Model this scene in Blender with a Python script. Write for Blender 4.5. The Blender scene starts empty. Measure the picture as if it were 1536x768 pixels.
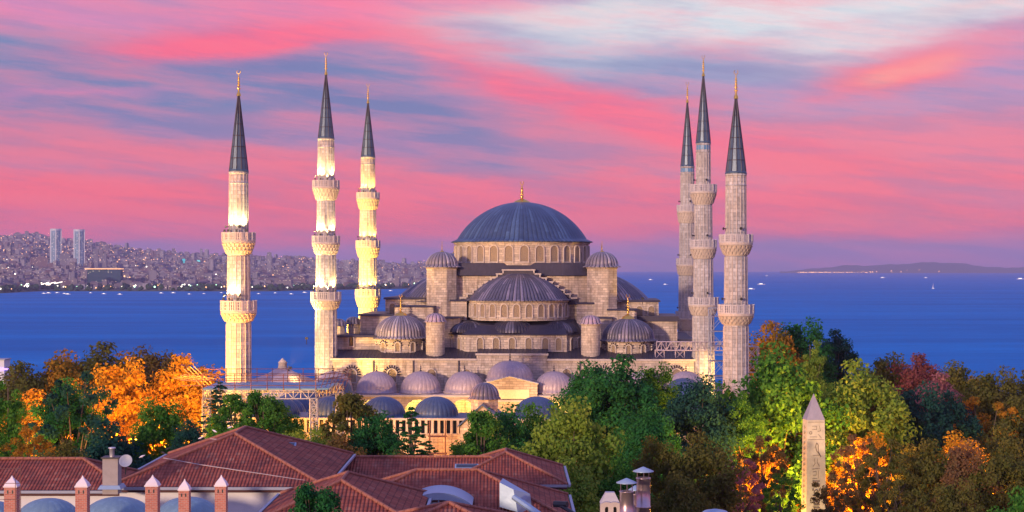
import bpy, math, random
import numpy as np
from mathutils import Vector, Matrix
random.seed(7); rng = np.random.default_rng(7)
PI = math.pi; R = math.radians
S = bpy.context.scene
F = 2437.0; HY = 402.0; ZC = 27.0; SEA = -38.0

# ---------------------------------------------------------------- camera
cd = bpy.data.cameras.new('camera'); cam = bpy.data.objects.new('camera', cd); S.collection.objects.link(cam)
cam.location = (0, 0, ZC); cam.rotation_euler = (R(90), 0, 0)
cd.sensor_width = 36; cd.lens = F/1536*36; cd.shift_y = (HY-384)/1536
cd.clip_start = 1; cd.clip_end = 60000
S.camera = cam
S.view_settings.view_transform = 'Standard'; S.view_settings.look = 'None'
S.view_settings.gamma = 1; S.view_settings.exposure = 0.0; S.view_settings.use_curve_mapping = False
S.cycles.use_denoising = True; S.cycles.max_bounces = 6; S.cycles.transparent_max_bounces = 6
S.cycles.volume_bounces = 0; S.cycles.sample_clamp_indirect = 4

def lin(c):
    out = []
    for v in c:
        v = v/255
        out.append(v/12.92 if v <= .04045 else ((v+.055)/1.055)**2.4)
    return tuple(out)+(1,)

class NT:
    def __init__(s, tree): s.t = tree; s.n = tree.nodes; s.l = tree.links
    def new(s, k, **kw):
        n = s.n.new(k)
        for a, b in kw.items(): setattr(n, a, b)
        return n
    def put(s, sock, v):
        if isinstance(v, bpy.types.NodeSocket): s.l.new(v, sock)
        else: sock.default_value = v
    def m(s, op, a, b=None, c=None, clamp=False):
        n = s.new('ShaderNodeMath', operation=op); n.use_clamp = clamp
        s.put(n.inputs[0], a)
        if b is not None: s.put(n.inputs[1], b)
        if c is not None: s.put(n.inputs[2], c)
        return n.outputs[0]
    def mix(s, f, a, b, blend='MIX'):
        n = s.new('ShaderNodeMix', data_type='RGBA', blend_type=blend)
        s.put(n.inputs[0], f); s.put(n.inputs[6], a); s.put(n.inputs[7], b)
        return n.outputs[2]
    def xyz(s, x, y, z):
        n = s.new('ShaderNodeCombineXYZ')
        for i, v in enumerate((x, y, z)): s.put(n.inputs[i], v)
        return n.outputs[0]
    def sep(s, v):
        n = s.new('ShaderNodeSeparateXYZ'); s.put(n.inputs[0], v); return n.outputs
    def noise(s, v, scale=1, detail=3, rough=.5):
        n = s.new('ShaderNodeTexNoise'); s.put(n.inputs['Vector'], v)
        n.inputs['Scale'].default_value = scale; n.inputs['Detail'].default_value = detail; n.inputs['Roughness'].default_value = rough
        return n.outputs[0]
    def ramp(s, f, stops, interp='LINEAR'):
        n = s.new('ShaderNodeValToRGB'); s.put(n.inputs[0], f); cr = n.color_ramp; cr.interpolation = interp
        while len(cr.elements) < len(stops): cr.elements.new(.5)
        for e, (p, c) in zip(cr.elements, stops): e.position = p; e.color = c if len(c) == 4 else tuple(c)+(1,)
        return n.outputs[0]
    def rng(s, v, a, b, c=0, d=1):
        n = s.new('ShaderNodeMapRange'); s.put(n.inputs[0], v)
        for i, q in enumerate((a, b, c, d)): n.inputs[i+1].default_value = q
        n.clamp = True
        return n.outputs[0]

# ---------------------------------------------------------------- sky (world), afterglow clouds by azimuth and elevation
SUN_EL, SUN_AZ = 7.5, 32.0          # light travels towards +Y, SUN_AZ degrees towards +X
W = bpy.data.worlds.new('World'); S.world = W; W.use_nodes = True
N = NT(W.node_tree); N.n.clear()
tc = N.new('ShaderNodeTexCoord').outputs['Generated']
x, y, z = N.sep(tc)
az = N.m('MULTIPLY', N.m('ARCTAN2', x, y), F)
hyp = N.m('SQRT', N.m('ADD', N.m('MULTIPLY', x, x), N.m('MULTIPLY', y, y)))
el = N.m('MULTIPLY', N.m('ARCTAN2', z, hyp), F)
sv = N.xyz(N.m('MULTIPLY', az, .0022), N.m('MULTIPLY', el, .0075), 0)
n1 = N.noise(sv, 1.3, 5, .55)
sv2 = N.xyz(N.m('MULTIPLY', az, .0035), N.m('MULTIPLY', el, .02), 5.3)
n2 = N.noise(sv2, 1.1, 6, .6)
azd = N.m('ADD', az, N.m('MULTIPLY', N.m('SUBTRACT', n1, .5), 160))
eld = N.m('ADD', el, N.m('ADD', N.m('MULTIPLY', N.m('SUBTRACT', n1, .5), 70), N.m('MULTIPLY', N.m('SUBTRACT', n2, .5), 52)))
e01 = N.m('DIVIDE', N.m('ADD', eld, 60), 1500, clamp=True)
def P01(py): return (HY-py+60)/1500
col = N.ramp(e01, [(0, lin((112, 105, 165))), (P01(404), lin((126, 110, 172))), (P01(378), lin((165, 112, 168))), (P01(345), lin((242, 102, 130))),
                   (P01(290), lin((255, 106, 130))), (P01(210), lin((226, 118, 150))), (P01(130), lin((170, 124, 172))), (P01(40), lin((225, 130, 168))), (P01(-60), lin((185, 150, 195))),
                   (P01(-350), (.36, .40, .80)), (1, (.32, .42, .92))], 'EASE')
strk = bpy.data.node_groups.new('streak', 'ShaderNodeTree')
for nm in ('A', 'E', 'cx', 'cy', 'cos', 'sin', 'L', 'W'): strk.interface.new_socket(nm, in_out='INPUT', socket_type='NodeSocketFloat')
strk.interface.new_socket('M', in_out='OUTPUT', socket_type='NodeSocketFloat')
G = NT(strk); gi = G.new('NodeGroupInput').outputs; go = G.new('NodeGroupOutput')
da = G.m('SUBTRACT', gi[0], gi[2]); de = G.m('SUBTRACT', gi[1], gi[3])
p = G.m('DIVIDE', G.m('ADD', G.m('MULTIPLY', da, gi[4]), G.m('MULTIPLY', de, gi[5])), gi[6])
q = G.m('DIVIDE', G.m('SUBTRACT', G.m('MULTIPLY', de, gi[4]), G.m('MULTIPLY', da, gi[5])), gi[7])
G.l.new(G.m('POWER', 2.71828, G.m('MULTIPLY', G.m('ADD', G.m('POWER', G.m('ABSOLUTE', p), 3.0), G.m('MULTIPLY', q, q)), -1)), go.inputs[0])
# px, py, tilt up to the right in degrees, half length, half width, strength, colour
STREAKS = [
 (40, 95, 2, 170, 40, 1.3, (105, 130, 178)), (330, 128, 3, 340, 48, 1.4, (108, 120, 174)), (600, 175, -20, 270, 38, 1.3, (106, 112, 170)),
 (860, 225, -8, 200, 26, .5, (150, 118, 170)), (250, 190, -7, 300, 22, 1.0, (116, 118, 174)), (480, 212, -3, 300, 24, .8, (150, 116, 172)),
 (120, 150, 4, 170, 9, .65, (222, 125, 172)), (150, 255, -3, 260, 13, .45, (172, 122, 172)), (80, 30, -3, 260, 28, .75, (226, 138, 186)),
 (440, 60, 6, 300, 22, 1.3, (255, 104, 138)), (680, 78, -24, 200, 34, 1.4, (255, 102, 136)), (900, 165, -20, 250, 27, 1.4, (255, 102, 136)), (560, 12, 3, 220, 26, .9, (252, 128, 168)),
 (780, 30, -6, 170, 22, .9, (250, 150, 170)), (1080, 205, -13, 240, 20, .9, (255, 104, 136)),
 (1000, 105, -9, 330, 42, 1.0, (142, 148, 190)), (1250, 150, -5, 200, 28, .8, (168, 140, 190)), (820, 70, -6, 120, 20, .6, (165, 160, 196)),
 (1150, 25, 3, 420, 42, 1.15, (226, 230, 234)), (1400, 45, 8, 230, 38, .9, (228, 228, 232)), (960, 12, 4, 240, 17, .8, (226, 226, 228)), (1180, 8, 2, 120, 9, .5, (255, 180, 190)), (1500, 16, 12, 110, 14, .6, (250, 205, 205)),
 (1365, 114, 11, 125, 22, 1.3, (255, 112, 138)), (1370, 112, 10, 85, 14, .9, (255, 160, 150)), (1525, 130, -10, 80, 42, .7, (178, 146, 196)),
 (1350, 215, -6, 300, 30, .8, (240, 122, 152)), (1480, 295, -4, 150, 20, .5, (186, 128, 172)), (1200, 275, -5, 280, 30, .7, (255, 116, 140)), (700, 285, 0, 260, 24, .5, (244, 112, 146)),
 (200, 335, -2, 280, 16, .6, (236, 112, 150)), (950, 262, -4, 220, 9, .5, (176, 128, 172)), (640, 330, 0, 260, 12, .5, (250, 106, 132)), (1300, 335, 0, 260, 14, .6, (250, 122, 140)),
 (1250, 372, 2, 330, 14, .7, (150, 116, 168)), (240, 372, 0, 380, 12, .3, (160, 112, 168)), (1000, 340, -1, 200, 10, .6, (255, 118, 132)),
]
soft = N.rng(n2, .30, .52, .6, 1)
for (px, py, tilt, L, Wd, st, c) in STREAKS:
    g = N.new('ShaderNodeGroup'); g.node_tree = strk
    N.l.new(azd, g.inputs[0]); N.l.new(eld, g.inputs[1])
    for i, v in enumerate((math.atan((px-768)/F)*F, HY-py, math.cos(R(tilt)), math.sin(R(tilt)), L, Wd)): g.inputs[i+2].default_value = v
    col = N.mix(N.m('MULTIPLY', N.m('MULTIPLY', g.outputs[0], st), soft, clamp=True), col, lin(c))
nsk = N.new('ShaderNodeTexSky', sky_type='NISHITA'); nsk.sun_disc = False
nsk.sun_elevation = R(SUN_EL); nsk.sun_rotation = R(180+SUN_AZ)
fine = N.noise(N.xyz(N.m('MULTIPLY', az, .004), N.m('MULTIPLY', N.m('ADD', el, N.m('MULTIPLY', az, .12)), .035), 9), 1.0, 7, .62)
col = N.mix(N.rng(fine, .44, .66, 0, .34), col, lin((255, 128, 146))); col = N.mix(N.rng(fine, .54, .33, 0, .34), col, lin((104, 112, 168)))
hs_ = N.new('ShaderNodeHueSaturation'); hs_.inputs['Saturation'].default_value = 1.06; hs_.inputs['Value'].default_value = .97; N.put(hs_.inputs['Color'], col); col = hs_.outputs[0]
b1 = N.new('ShaderNodeBackground'); N.l.new(col, b1.inputs[0]); b1.inputs[1].default_value = 1.0
b2 = N.new('ShaderNodeBackground'); N.l.new(nsk.outputs[0], b2.inputs[0]); b2.inputs[1].default_value = .02
ad = N.new('ShaderNodeAddShader'); N.l.new(b1.outputs[0], ad.inputs[0]); N.l.new(b2.outputs[0], ad.inputs[1])
wo = N.new('ShaderNodeOutputWorld'); N.l.new(ad.outputs[0], wo.inputs[0])

# ---------------------------------------------------------------- low sun of the afterglow
sd = bpy.data.lights.new('sun', 'SUN'); so = bpy.data.objects.new('sun', sd); S.collection.objects.link(so)
sd.energy = 4.1; sd.angle = R(3.5); sd.color = (1, .66, .44)
dv = Vector((math.sin(R(SUN_AZ))*math.cos(R(SUN_EL)), math.cos(R(SUN_AZ))*math.cos(R(SUN_EL)), -math.sin(R(SUN_EL))))
so.rotation_euler = dv.to_track_quat('-Z', 'Y').to_euler()

# ---------------------------------------------------------------- helpers
C = S.collection
def P(px, py, Y): return Vector(((px-768)*Y/F, Y, ZC-(py-HY)*Y/F))
def Zp(py, Y): return ZC-(py-HY)*Y/F
def tag(o, label=None, cat=None, group=None, kind=None):
    if label: o['label'] = label
    if cat: o['category'] = cat
    if group: o['group'] = group
    if kind: o['kind'] = kind
    return o
def thing(name, loc, label, cat, rz=0, group=None):
    o = bpy.data.objects.new(name, None); C.objects.link(o); o.location = loc; o.rotation_euler = (0, 0, rz); o.empty_display_size = .2
    return tag(o, label, cat, group)
class MB:
    def __init__(s): s.v = []; s.f = []; s.sm = []; s.uv = {}; s.mi = {}
    def add(s, vs, fs, smooth=False, M=None):
        b = len(s.v)
        if M is not None: vs = [tuple(M @ Vector(p)) for p in vs]
        s.v += [tuple(p) for p in vs]
        for f in fs: s.f.append(tuple(b+i for i in f)); s.sm.append(smooth)
    def box(s, x0, x1, y0, y1, z0, z1, M=None, taper=0):
        t = taper
        vs = [(x0, y0, z0), (x1, y0, z0), (x1, y1, z0), (x0, y1, z0), (x0+t, y0+t, z1), (x1-t, y0+t, z1), (x1-t, y1-t, z1), (x0+t, y1-t, z1)]
        s.add(vs, [(0, 3, 2, 1), (4, 5, 6, 7), (0, 1, 5, 4), (1, 2, 6, 5), (2, 3, 7, 6), (3, 0, 4, 7)], M=M); return s
    def poly(s, pts, smooth=False): s.add(pts, [tuple(range(len(pts)))], smooth); return s
    def lathe(s, prof, n=32, c=(0, 0), a0=0, a1=2*PI, ribs=0, amp=0, smooth=True, M=None, seams=True):
        full = abs(a1-a0-2*PI) < 1e-6
        if ribs: n = max(1, round(ribs*4*(a1-a0)/(2*PI)))
        cols = n if full else n+1
        rm = max(r for r, _ in prof); vs = []
        PH = (0, .09, .5, .91)
        for r, z in prof:
            for i in range(cols):
                a = a0+(a1-a0)*i/n
                rr = r
                if ribs: a = a0+(a1-a0)*(i//4*4+PH[i % 4]*4)/n; rr = r+amp*(0, .55, 1, .55)[i % 4]*(r/rm)
                vs.append((c[0]+rr*math.cos(a), c[1]+rr*math.sin(a), z))
        fs = []
        for k in range(len(prof)-1):
            for i in range(n):
                j = (i+1) % cols
                if ribs and seams:
                    h_ = (i//4*7919+int(c[0]*13)+k//3*(31 if (i//4) % 3 == 0 else 0)) % 11
                    s.mi[len(s.f)+len(fs)] = 1 if i % 4 in (0, 3) else (2 if h_ < 3 else 0)
                fs.append((k*cols+i, k*cols+j, (k+1)*cols+j, (k+1)*cols+i))
        s.add(vs, fs, smooth, M); return s
    def tube(s, a, b, r, n=6, r2=None, smooth=True):
        a = Vector(a); b = Vector(b); d = b-a
        if d.length < 1e-6: return s
        q = d.to_track_quat('Z', 'Y'); r2 = r if r2 is None else r2
        vs = []
        for p, rr in ((a, r), (b, r2)):
            for i in range(n):
                t = 2*PI*i/n; vs.append(tuple(p+q @ Vector((rr*math.cos(t), rr*math.sin(t), 0))))
        s.add(vs, [(i, (i+1) % n, n+(i+1) % n, n+i) for i in range(n)]+[tuple(range(n-1, -1, -1)), tuple(range(n, 2*n))], False); return s
    def prism(s, pts, z0, z1):
        n = len(pts)
        s.add([(p[0], p[1], z0) for p in pts]+[(p[0], p[1], z1) for p in pts],
              [(i, (i+1) % n, n+(i+1) % n, n+i) for i in range(n)]+[tuple(range(n-1, -1, -1)), tuple(range(n, 2*n))]); return s
    def obj(s, name, mat, parent=None, loc=None, rz=0):
        me = bpy.data.meshes.new(name); me.from_pydata(s.v, [], s.f)
        me.polygons.foreach_set('use_smooth', s.sm); me.update()
        if s.uv:
            ul = me.uv_layers.new(name='UVMap')
            for pi, uvs in s.uv.items():
                for li, uv in zip(me.polygons[pi].loop_indices, uvs): ul.data[li].uv = uv
        if mat: me.materials.append(mat)
        if s.mi:
            me.materials.append(SEAM_B if mat.name == 'lead' else SEAM_D); me.materials.append(LIGHT_OF.get(mat.name, mat))
            for k, v in s.mi.items(): me.polygons[k].material_index = v
        return link(name, me, parent, loc, rz)
def link(name, me, parent=None, loc=None, rz=0):
    o = bpy.data.objects.new(name, me); C.objects.link(o)
    if parent: o.parent = parent
    if loc is not None: o.location = loc
    o.rotation_euler = (0, 0, rz)
    return o
def copy_tree(o, parent=None):
    c = o.copy(); C.objects.link(c); c.parent = parent
    for ch in o.children: copy_tree(ch, c)
    return c
def lamp(name, loc, W, colr, parent=None, radius=.15, spot=None, target=None, blend=.6):
    ld = bpy.data.lights.new(name, 'SPOT' if spot else 'POINT'); ld.energy = W; ld.color = colr; ld.shadow_soft_size = radius
    lo = bpy.data.objects.new(name, ld); C.objects.link(lo); lo.location = loc
    if parent: lo.parent = parent
    if spot:
        ld.spot_size = R(spot); ld.spot_blend = blend
        lo.rotation_euler = (Vector(target)-Vector(loc)).to_track_quat('-Z', 'Y').to_euler()
    return lo

# ---------------------------------------------------------------- materials
def mat(name):
    m = bpy.data.materials.new(name); m.use_nodes = True; t = NT(m.node_tree); t.n.clear()
    o = t.new('ShaderNodeOutputMaterial'); b = t.new('ShaderNodeBsdfPrincipled'); t.l.new(b.outputs[0], o.inputs[0])
    t.b = b; t.o = o; t.oc = t.new('ShaderNodeTexCoord').outputs['Object']; return m, t
def bump(t, h, dist, strength=.6):
    n = t.new('ShaderNodeBump'); t.put(n.inputs['Height'], h); n.inputs['Distance'].default_value = dist; n.inputs['Strength'].default_value = strength
    t.l.new(n.outputs[0], t.b.inputs['Normal'])
def plain(name, c, rough=.7, metal=0, var=.25, scale=3, spec=.5):
    m, t = mat(name); n = t.noise(t.oc, scale, 5, .6)
    t.put(t.b.inputs['Base Color'], t.mix(n, tuple(v*(1-var) for v in c)+(1,), tuple(min(1, v*(1+var)) for v in c)+(1,)))
    t.b.inputs['Roughness'].default_value = rough; t.b.inputs['Metallic'].default_value = metal; t.b.inputs['Specular IOR Level'].default_value = spec
    bump(t, n, .02, .3); return m
def stone(name, c, bw=1.15, bh=.42, radial=0, stain=.6, warm=(.56, .43, .33), mott=.36):
    m, t = mat(name); x, y, z = t.sep(t.oc)
    u = t.m('MULTIPLY', t.m('ARCTAN2', y, x), radial) if radial else t.m('ADD', x, y)
    br = t.new('ShaderNodeTexBrick'); t.l.new(t.xyz(u, z, 0), br.inputs['Vector'])
    br.inputs['Scale'].default_value = 1; br.inputs['Brick Width'].default_value = bw; br.inputs['Row Height'].default_value = bh
    br.inputs['Mortar Size'].default_value = .028; br.inputs['Mortar Smooth'].default_value = .3
    br.inputs['Color1'].default_value = tuple(min(1, v*1.18) for v in c)+(1,); br.inputs['Color2'].default_value = tuple(v*.70 for v in c)+(1,); br.inputs['Mortar'].default_value = tuple(v*.5 for v in c)+(1,)
    n = t.noise(t.oc, .35, 6, .65)
    base = t.mix(t.rng(n, .45, .7, 0, .55), br.outputs[0], tuple(warm)+(1,))
    sx = t.xyz(t.m('MULTIPLY', u, 1.3), t.m('MULTIPLY', z, .16), 2)
    n2 = t.noise(sx, 1.0, 6, .7)
    base = t.mix(t.rng(n2, .50, .68, 0, stain), base, (.085, .065, .055, 1))
    n3 = t.noise(t.oc, 1.6, 7, .75)
    base = t.mix(t.rng(n3, .44, .64, 0, mott), base, tuple(v*.42 for v in c)+(1,))
    t.l.new(base, t.b.inputs['Base Color']); t.b.inputs['Roughness'].default_value = .85; t.b.inputs['Specular IOR Level'].default_value = .25
    bump(t, t.m('ADD', t.m('MULTIPLY', br.outputs['Fac'], -1), t.m('MULTIPLY', n3, .6)), .05, .7); return m
def lead(name, c, rough=.42, patch=.45):
    m, t = mat(name); n = t.noise(t.oc, .5, 6, .65); x, y, z = t.sep(t.oc)
    n2 = t.noise(t.xyz(t.m('MULTIPLY', x, 3), t.m('MULTIPLY', y, 3), t.m('MULTIPLY', z, .5)), 1, 5, .7)
    b = t.mix(n, tuple(v*(1-patch) for v in c)+(1,), tuple(v*(1+patch) for v in c)+(1,))
    b = t.mix(t.rng(n2, .5, .75, 0, .6), b, tuple(v*1.8 for v in c)+(1,))
    t.l.new(b, t.b.inputs['Base Color']); t.b.inputs['Roughness'].default_value = rough; t.b.inputs['Metallic'].default_value = .25
    bump(t, n2, .04, .5); return m
def emis(name, c, s, tree=False):
    m, t = mat(name); t.b.inputs['Base Color'].default_value = (c[0]*.5, c[1]*.5, c[2]*.5, 1)
    t.b.inputs['Emission Color'].default_value = tuple(c)+(1,); t.b.inputs['Emission Strength'].default_value = s
    if not tree:
        try: m.cycles.emission_sampling = 'NONE'
        except Exception: pass
    return m
ASHLAR = stone('ashlar', (.60, .515, .44), stain=.65); ASHLAR_PALE = stone('pale_ashlar', (.52, .52, .56), radial=1.8, bw=.9, bh=.5, stain=.55, mott=.6, warm=(.45, .40, .36))
ASHLAR_ROUND = stone('round_ashlar', (.60, .515, .44), radial=12); ASHLAR_SMALL = stone('small_round_ashlar', (.60, .515, .44), radial=2.5, bw=.8)
TRIM = plain('stone_trim', (.52, .46, .42), .85, var=.35, scale=2, spec=.2); PARAPET = plain('parapet_marble', (.50, .48, .51), .75, var=.25, scale=2.5, spec=.3)
LEAD = lead('lead', (.05, .085, .175)); LEAD_DK = lead('dark_lead', (.038, .034, .058), .5); LEAD_PALE = lead('pale_lead', (.38, .31, .35), .5, .25)
LEAD_MID = lead('mid_lead', (.12, .115, .165), .42); LEAD_GREY = lead('grey_lead', (.24, .215, .26), .5); SPIRE = lead('spire_lead', (.07, .115, .185), .4)
SEAM_B = lead('seam_blue_lead', (.03, .048, .10), .5); SEAM_D = lead('seam_lead', (.022, .024, .04), .6)
LIGHT_OF = {'mid_lead': lead('bright_lead', (.24, .215, .28), .4), 'grey_lead': lead('grey_lead_b', (.40, .36, .40), .45), 'lead': lead('lead_b', (.075, .13, .24), .4), 'pale_lead': lead('pale_lead_b', (.46, .34, .40), .5, .2), 'dark_lead': LEAD_MID}
GOLD = plain('gilding', (.85, .52, .12), .28, metal=1, var=.1); DARK = plain('dark_metal', (.03, .03, .035), .5); STEEL = plain('painted_steel', (.30, .34, .43), .5, var=.15)
RUST = plain('rusty_rail', (.16, .07, .06), .7); WHITE = plain('white_plaster', (.66, .68, .74), .9, var=.12, scale=.8, spec=.2); CREAM = plain('cream_panel', (.8, .66, .42), .8)
BARK = plain('bark', (.11, .085, .065), .95, var=.5, scale=4); GLASSD = plain('dark_glass', (.02, .03, .05), .15, var=.1)
def lattice():
    m, t = mat('window_lattice'); x, y, z = t.sep(t.oc)
    a = t.m('SINE', t.m('MULTIPLY', t.m('ADD', x, z), 19)); b = t.m('SINE', t.m('MULTIPLY', t.m('SUBTRACT', x, z), 19))
    h = t.rng(t.m('MULTIPLY', a, b), -.05, .2, 0, 1)
    t.l.new(t.mix(h, (.50, .39, .27, 1), (.05, .035, .03, 1)), t.b.inputs['Base Color']); t.b.inputs['Roughness'].default_value = .8; bump(t, h, -.05); return m
LATT = lattice()
def tiles():
    m, t = mat('roof_tiles'); uv = t.new('ShaderNodeTexCoord').outputs['UV']; u, v, w = t.sep(uv)
    row = t.m('FRACT', t.m('MULTIPLY', v, 3.4)); colm = t.m('ABSOLUTE', t.m('SINE', t.m('MULTIPLY', u, 18.5)))
    cell = t.xyz(t.m('FLOOR', t.m('MULTIPLY', u, 5)), t.m('FLOOR', t.m('MULTIPLY', v, 3.4)), 0)
    wn = t.new('ShaderNodeTexWhiteNoise', noise_dimensions='2D'); t.l.new(cell, wn.inputs[0])
    b = t.mix(wn.outputs[0], (.27, .065, .042, 1), (.42, .12, .075, 1))
    b = t.mix(t.rng(wn.outputs[0], .93, 1, 0, .8), b, (.42, .20, .13, 1))
    n = t.noise(uv, .8, 6, .7); b = t.mix(t.rng(n, .46, .66, 0, .7), b, (.12, .05, .045, 1))
    n2 = t.noise(t.xyz(u, t.m('MULTIPLY', v, .35), 3), 3, 5, .7); b = t.mix(t.rng(n2, .55, .72, 0, .55), b, (.36, .23, .17, 1))
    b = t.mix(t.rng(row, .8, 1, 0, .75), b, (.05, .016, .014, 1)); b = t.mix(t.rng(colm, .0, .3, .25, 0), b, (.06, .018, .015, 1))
    t.l.new(b, t.b.inputs['Base Color']); t.b.inputs['Roughness'].default_value = .8; t.b.inputs['Specular IOR Level'].default_value = .2
    bump(t, t.m('ADD', colm, t.m('MULTIPLY', row, -.9)), .06, .9); return m
TILES = tiles(); RIDGE = plain('ridge_tile', (.30, .12, .085), .85, var=.6, scale=5)
def leafmat(name, c1, c2, c3=None):
    m, t = mat(name); n = t.noise(t.oc, .35, 3, .6); n2 = t.noise(t.oc, 2.6, 3, .6)
    b = t.mix(t.rng(n, .36, .64), tuple(c1)+(1,), tuple(c2)+(1,))
    if c3: b = t.mix(t.rng(n2, .52, .66, 0, .85), b, tuple(c3)+(1,))
    d = t.new('ShaderNodeBsdfDiffuse'); tr = t.new('ShaderNodeBsdfTranslucent'); mx = t.new('ShaderNodeMixShader'); mx.inputs[0].default_value = .38
    t.l.new(b, d.inputs[0]); t.l.new(b, tr.inputs[0]); t.l.new(d.outputs[0], mx.inputs[1]); t.l.new(tr.outputs[0], mx.inputs[2]); t.l.new(mx.outputs[0], t.o.inputs[0])
    t.n.remove(t.b); return m
LEAF = {
 'green': leafmat('leaf_green', (0.034, 0.149, 0.027), (0.095, 0.270, 0.041), (0.162, 0.351, 0.054)),
 'deep': leafmat('leaf_deep', (0.016, 0.101, 0.041), (0.041, 0.176, 0.047), (0.041, 0.230, 0.054)),
 'teal': leafmat('leaf_teal', (0.016, 0.068, 0.061), (0.030, 0.108, 0.081)),
 'lime': leafmat('leaf_lime', (.12, .25, .04), (.26, .38, .05), (.38, .44, .08)),
 'olive': leafmat('leaf_olive', (.085, .11, .03), (.15, .15, .04), (.20, .17, .045)),
 'brown': leafmat('leaf_brown', (.14, .10, .04), (.19, .13, .05), (.10, .12, .04)),
 'russet': leafmat('leaf_russet', (.22, .11, .06), (.24, .15, .07), (.14, .13, .06)),
 'amber': leafmat('leaf_amber', (.55, .26, .02), (.70, .38, .03), (.78, .48, .05)),
 'gold': leafmat('leaf_gold', (0.216, 0.149, 0.027), (0.540, 0.243, 0.027), (0.108, 0.162, 0.027)),
 'crimson': leafmat('leaf_crimson', (.20, .05, .06), (.26, .09, .09), (.18, .12, .07)),
 'rose': leafmat('leaf_rose', (0.378, 0.135, 0.176), (0.432, 0.203, 0.189)),
}

# ---------------------------------------------------------------- ground, sea, far land, haze
def smooth(a, b, x): t = min(1, max(0, (x-a)/(b-a))); return t*t*(3-2*t)
def ground_z(X, Y):
    z = -6+6*smooth(178, 200, Y)*(1-smooth(45, 75, abs(X)))
    return z-45*smooth(360, 900, Y)
m, t = mat('ground'); n = t.noise(t.oc, .05, 6, .6)
t.l.new(t.mix(n, (.03, .045, .02, 1), (.09, .075, .05, 1)), t.b.inputs['Base Color']); t.b.inputs['Roughness'].default_value = 1; GROUND = m
xs = [-13000, -6000, -2500, -1200, -700, -450, -300, -200, -140]+list(range(-100, 101, 8))+[140, 200, 300, 450, 700, 1200, 2500, 6000, 13000]
ys = [-2000, -600, -200, -50]+list(range(0, 420, 10))+[450, 500, 560, 630, 700, 800, 900, 1500, 5000, 14000, 29000]
mb = MB(); mb.v = [(X, Y, ground_z(X, Y)) for Y in ys for X in xs]; nx = len(xs)
for j in range(len(ys)-1):
    for i in range(nx-1): mb.f.append((j*nx+i, j*nx+i+1, (j+1)*nx+i+1, (j+1)*nx+i)); mb.sm.append(True)
tag(mb.obj('ground', GROUND), kind='structure')
m, t = mat('sea_water'); x, y, z = t.sep(t.oc)
n = t.noise(t.xyz(t.m('MULTIPLY', x, .0012), t.m('MULTIPLY', y, .006), 0), 1, 6, .6)
n2 = t.noise(t.xyz(t.m('MULTIPLY', x, .02), t.m('MULTIPLY', y, .08), 0), 1, 5, .65)
bc = t.mix(t.rng(n, .36, .64), (.0, .16, .46, 1), (.0, .24, .62, 1)); bc = t.mix(t.rng(n2, .42, .62, 0, .25), bc, (.002, .085, .34, 1))
bump(t, n2, 2.0, .5); df = t.new('ShaderNodeBsdfDiffuse'); gl_ = t.new('ShaderNodeBsdfGlossy'); gl_.inputs['Roughness'].default_value = .35; mx = t.new('ShaderNodeMixShader'); mx.inputs[0].default_value = .05
t.l.new(bc, df.inputs[0]); t.l.new(df.outputs[0], mx.inputs[1]); t.l.new(gl_.outputs[0], mx.inputs[2]); t.l.new(mx.outputs[0], t.o.inputs[0])
mb = MB(); mb.poly([(-13000, 560, SEA), (13000, 560, SEA), (13000, 28500, SEA), (-13000, 28500, SEA)])
tag(mb.obj('sea', m), kind='structure')

def interp(x, tab):
    if x <= tab[0][0]: return tab[0][1]
    for (a, b), (c, d) in zip(tab, tab[1:]):
        if x <= c: return b+(d-b)*(x-a)/(c-a)
    return tab[-1][1]
SIL = [(-400, 362), (-200, 352), (0, 352), (60, 354), (130, 364), (200, 374), (300, 382), (420, 388), (560, 394), (700, 399), (840, 402)]
SHORE = [(-400, 440), (0, 440), (60, 437), (200, 437), (400, 437), (560, 434), (700, 431), (860, 420)]
def shoreY(px): return (ZC-SEA)*F/(interp(px, SHORE)-HY)
Yfar = 10500.
def city_z(px, Y):
    ys_ = shoreY(px); t_ = (Y-ys_)/(Yfar-ys_)
    if t_ < 0: return SEA-3
    zt = ZC+(HY-interp(px, SIL))*Yfar/F
    bumpy = 9*math.sin(px*.043+Y*.0011)*math.sin(px*.019-Y*.0017)*min(1, t_*3)
    return SEA+4*smooth(0, .01, t_)+(zt-SEA-4)*t_**1.35+bumpy
HILL = plain('far_hill', (.05, .07, .045), 1, var=.4, scale=.004)
mb = MB(); pxs = list(range(-400, 861, 20)); ts = [-.01, 0, .01, .03, .06, .1, .15, .2, .27, .35, .43, .52, .62, .72, .82, .92, 1, 1.1]
for tt in ts:
    for px in pxs:
        s0 = shoreY(px); Y = s0+(Yfar-s0)*tt; z_ = city_z(px, min(Y, Yfar)) if tt <= 1 else SEA-5
        mb.v.append(((px-768)*Y/F, Y, z_))
for j in range(len(ts)-1):
    for i in range(len(pxs)-1):
        k = len(pxs); mb.f.append((j*k+i, j*k+i+1, (j+1)*k+i+1, (j+1)*k+i)); mb.sm.append(True)
tag(mb.obj('hills', HILL), kind='structure')
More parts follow.
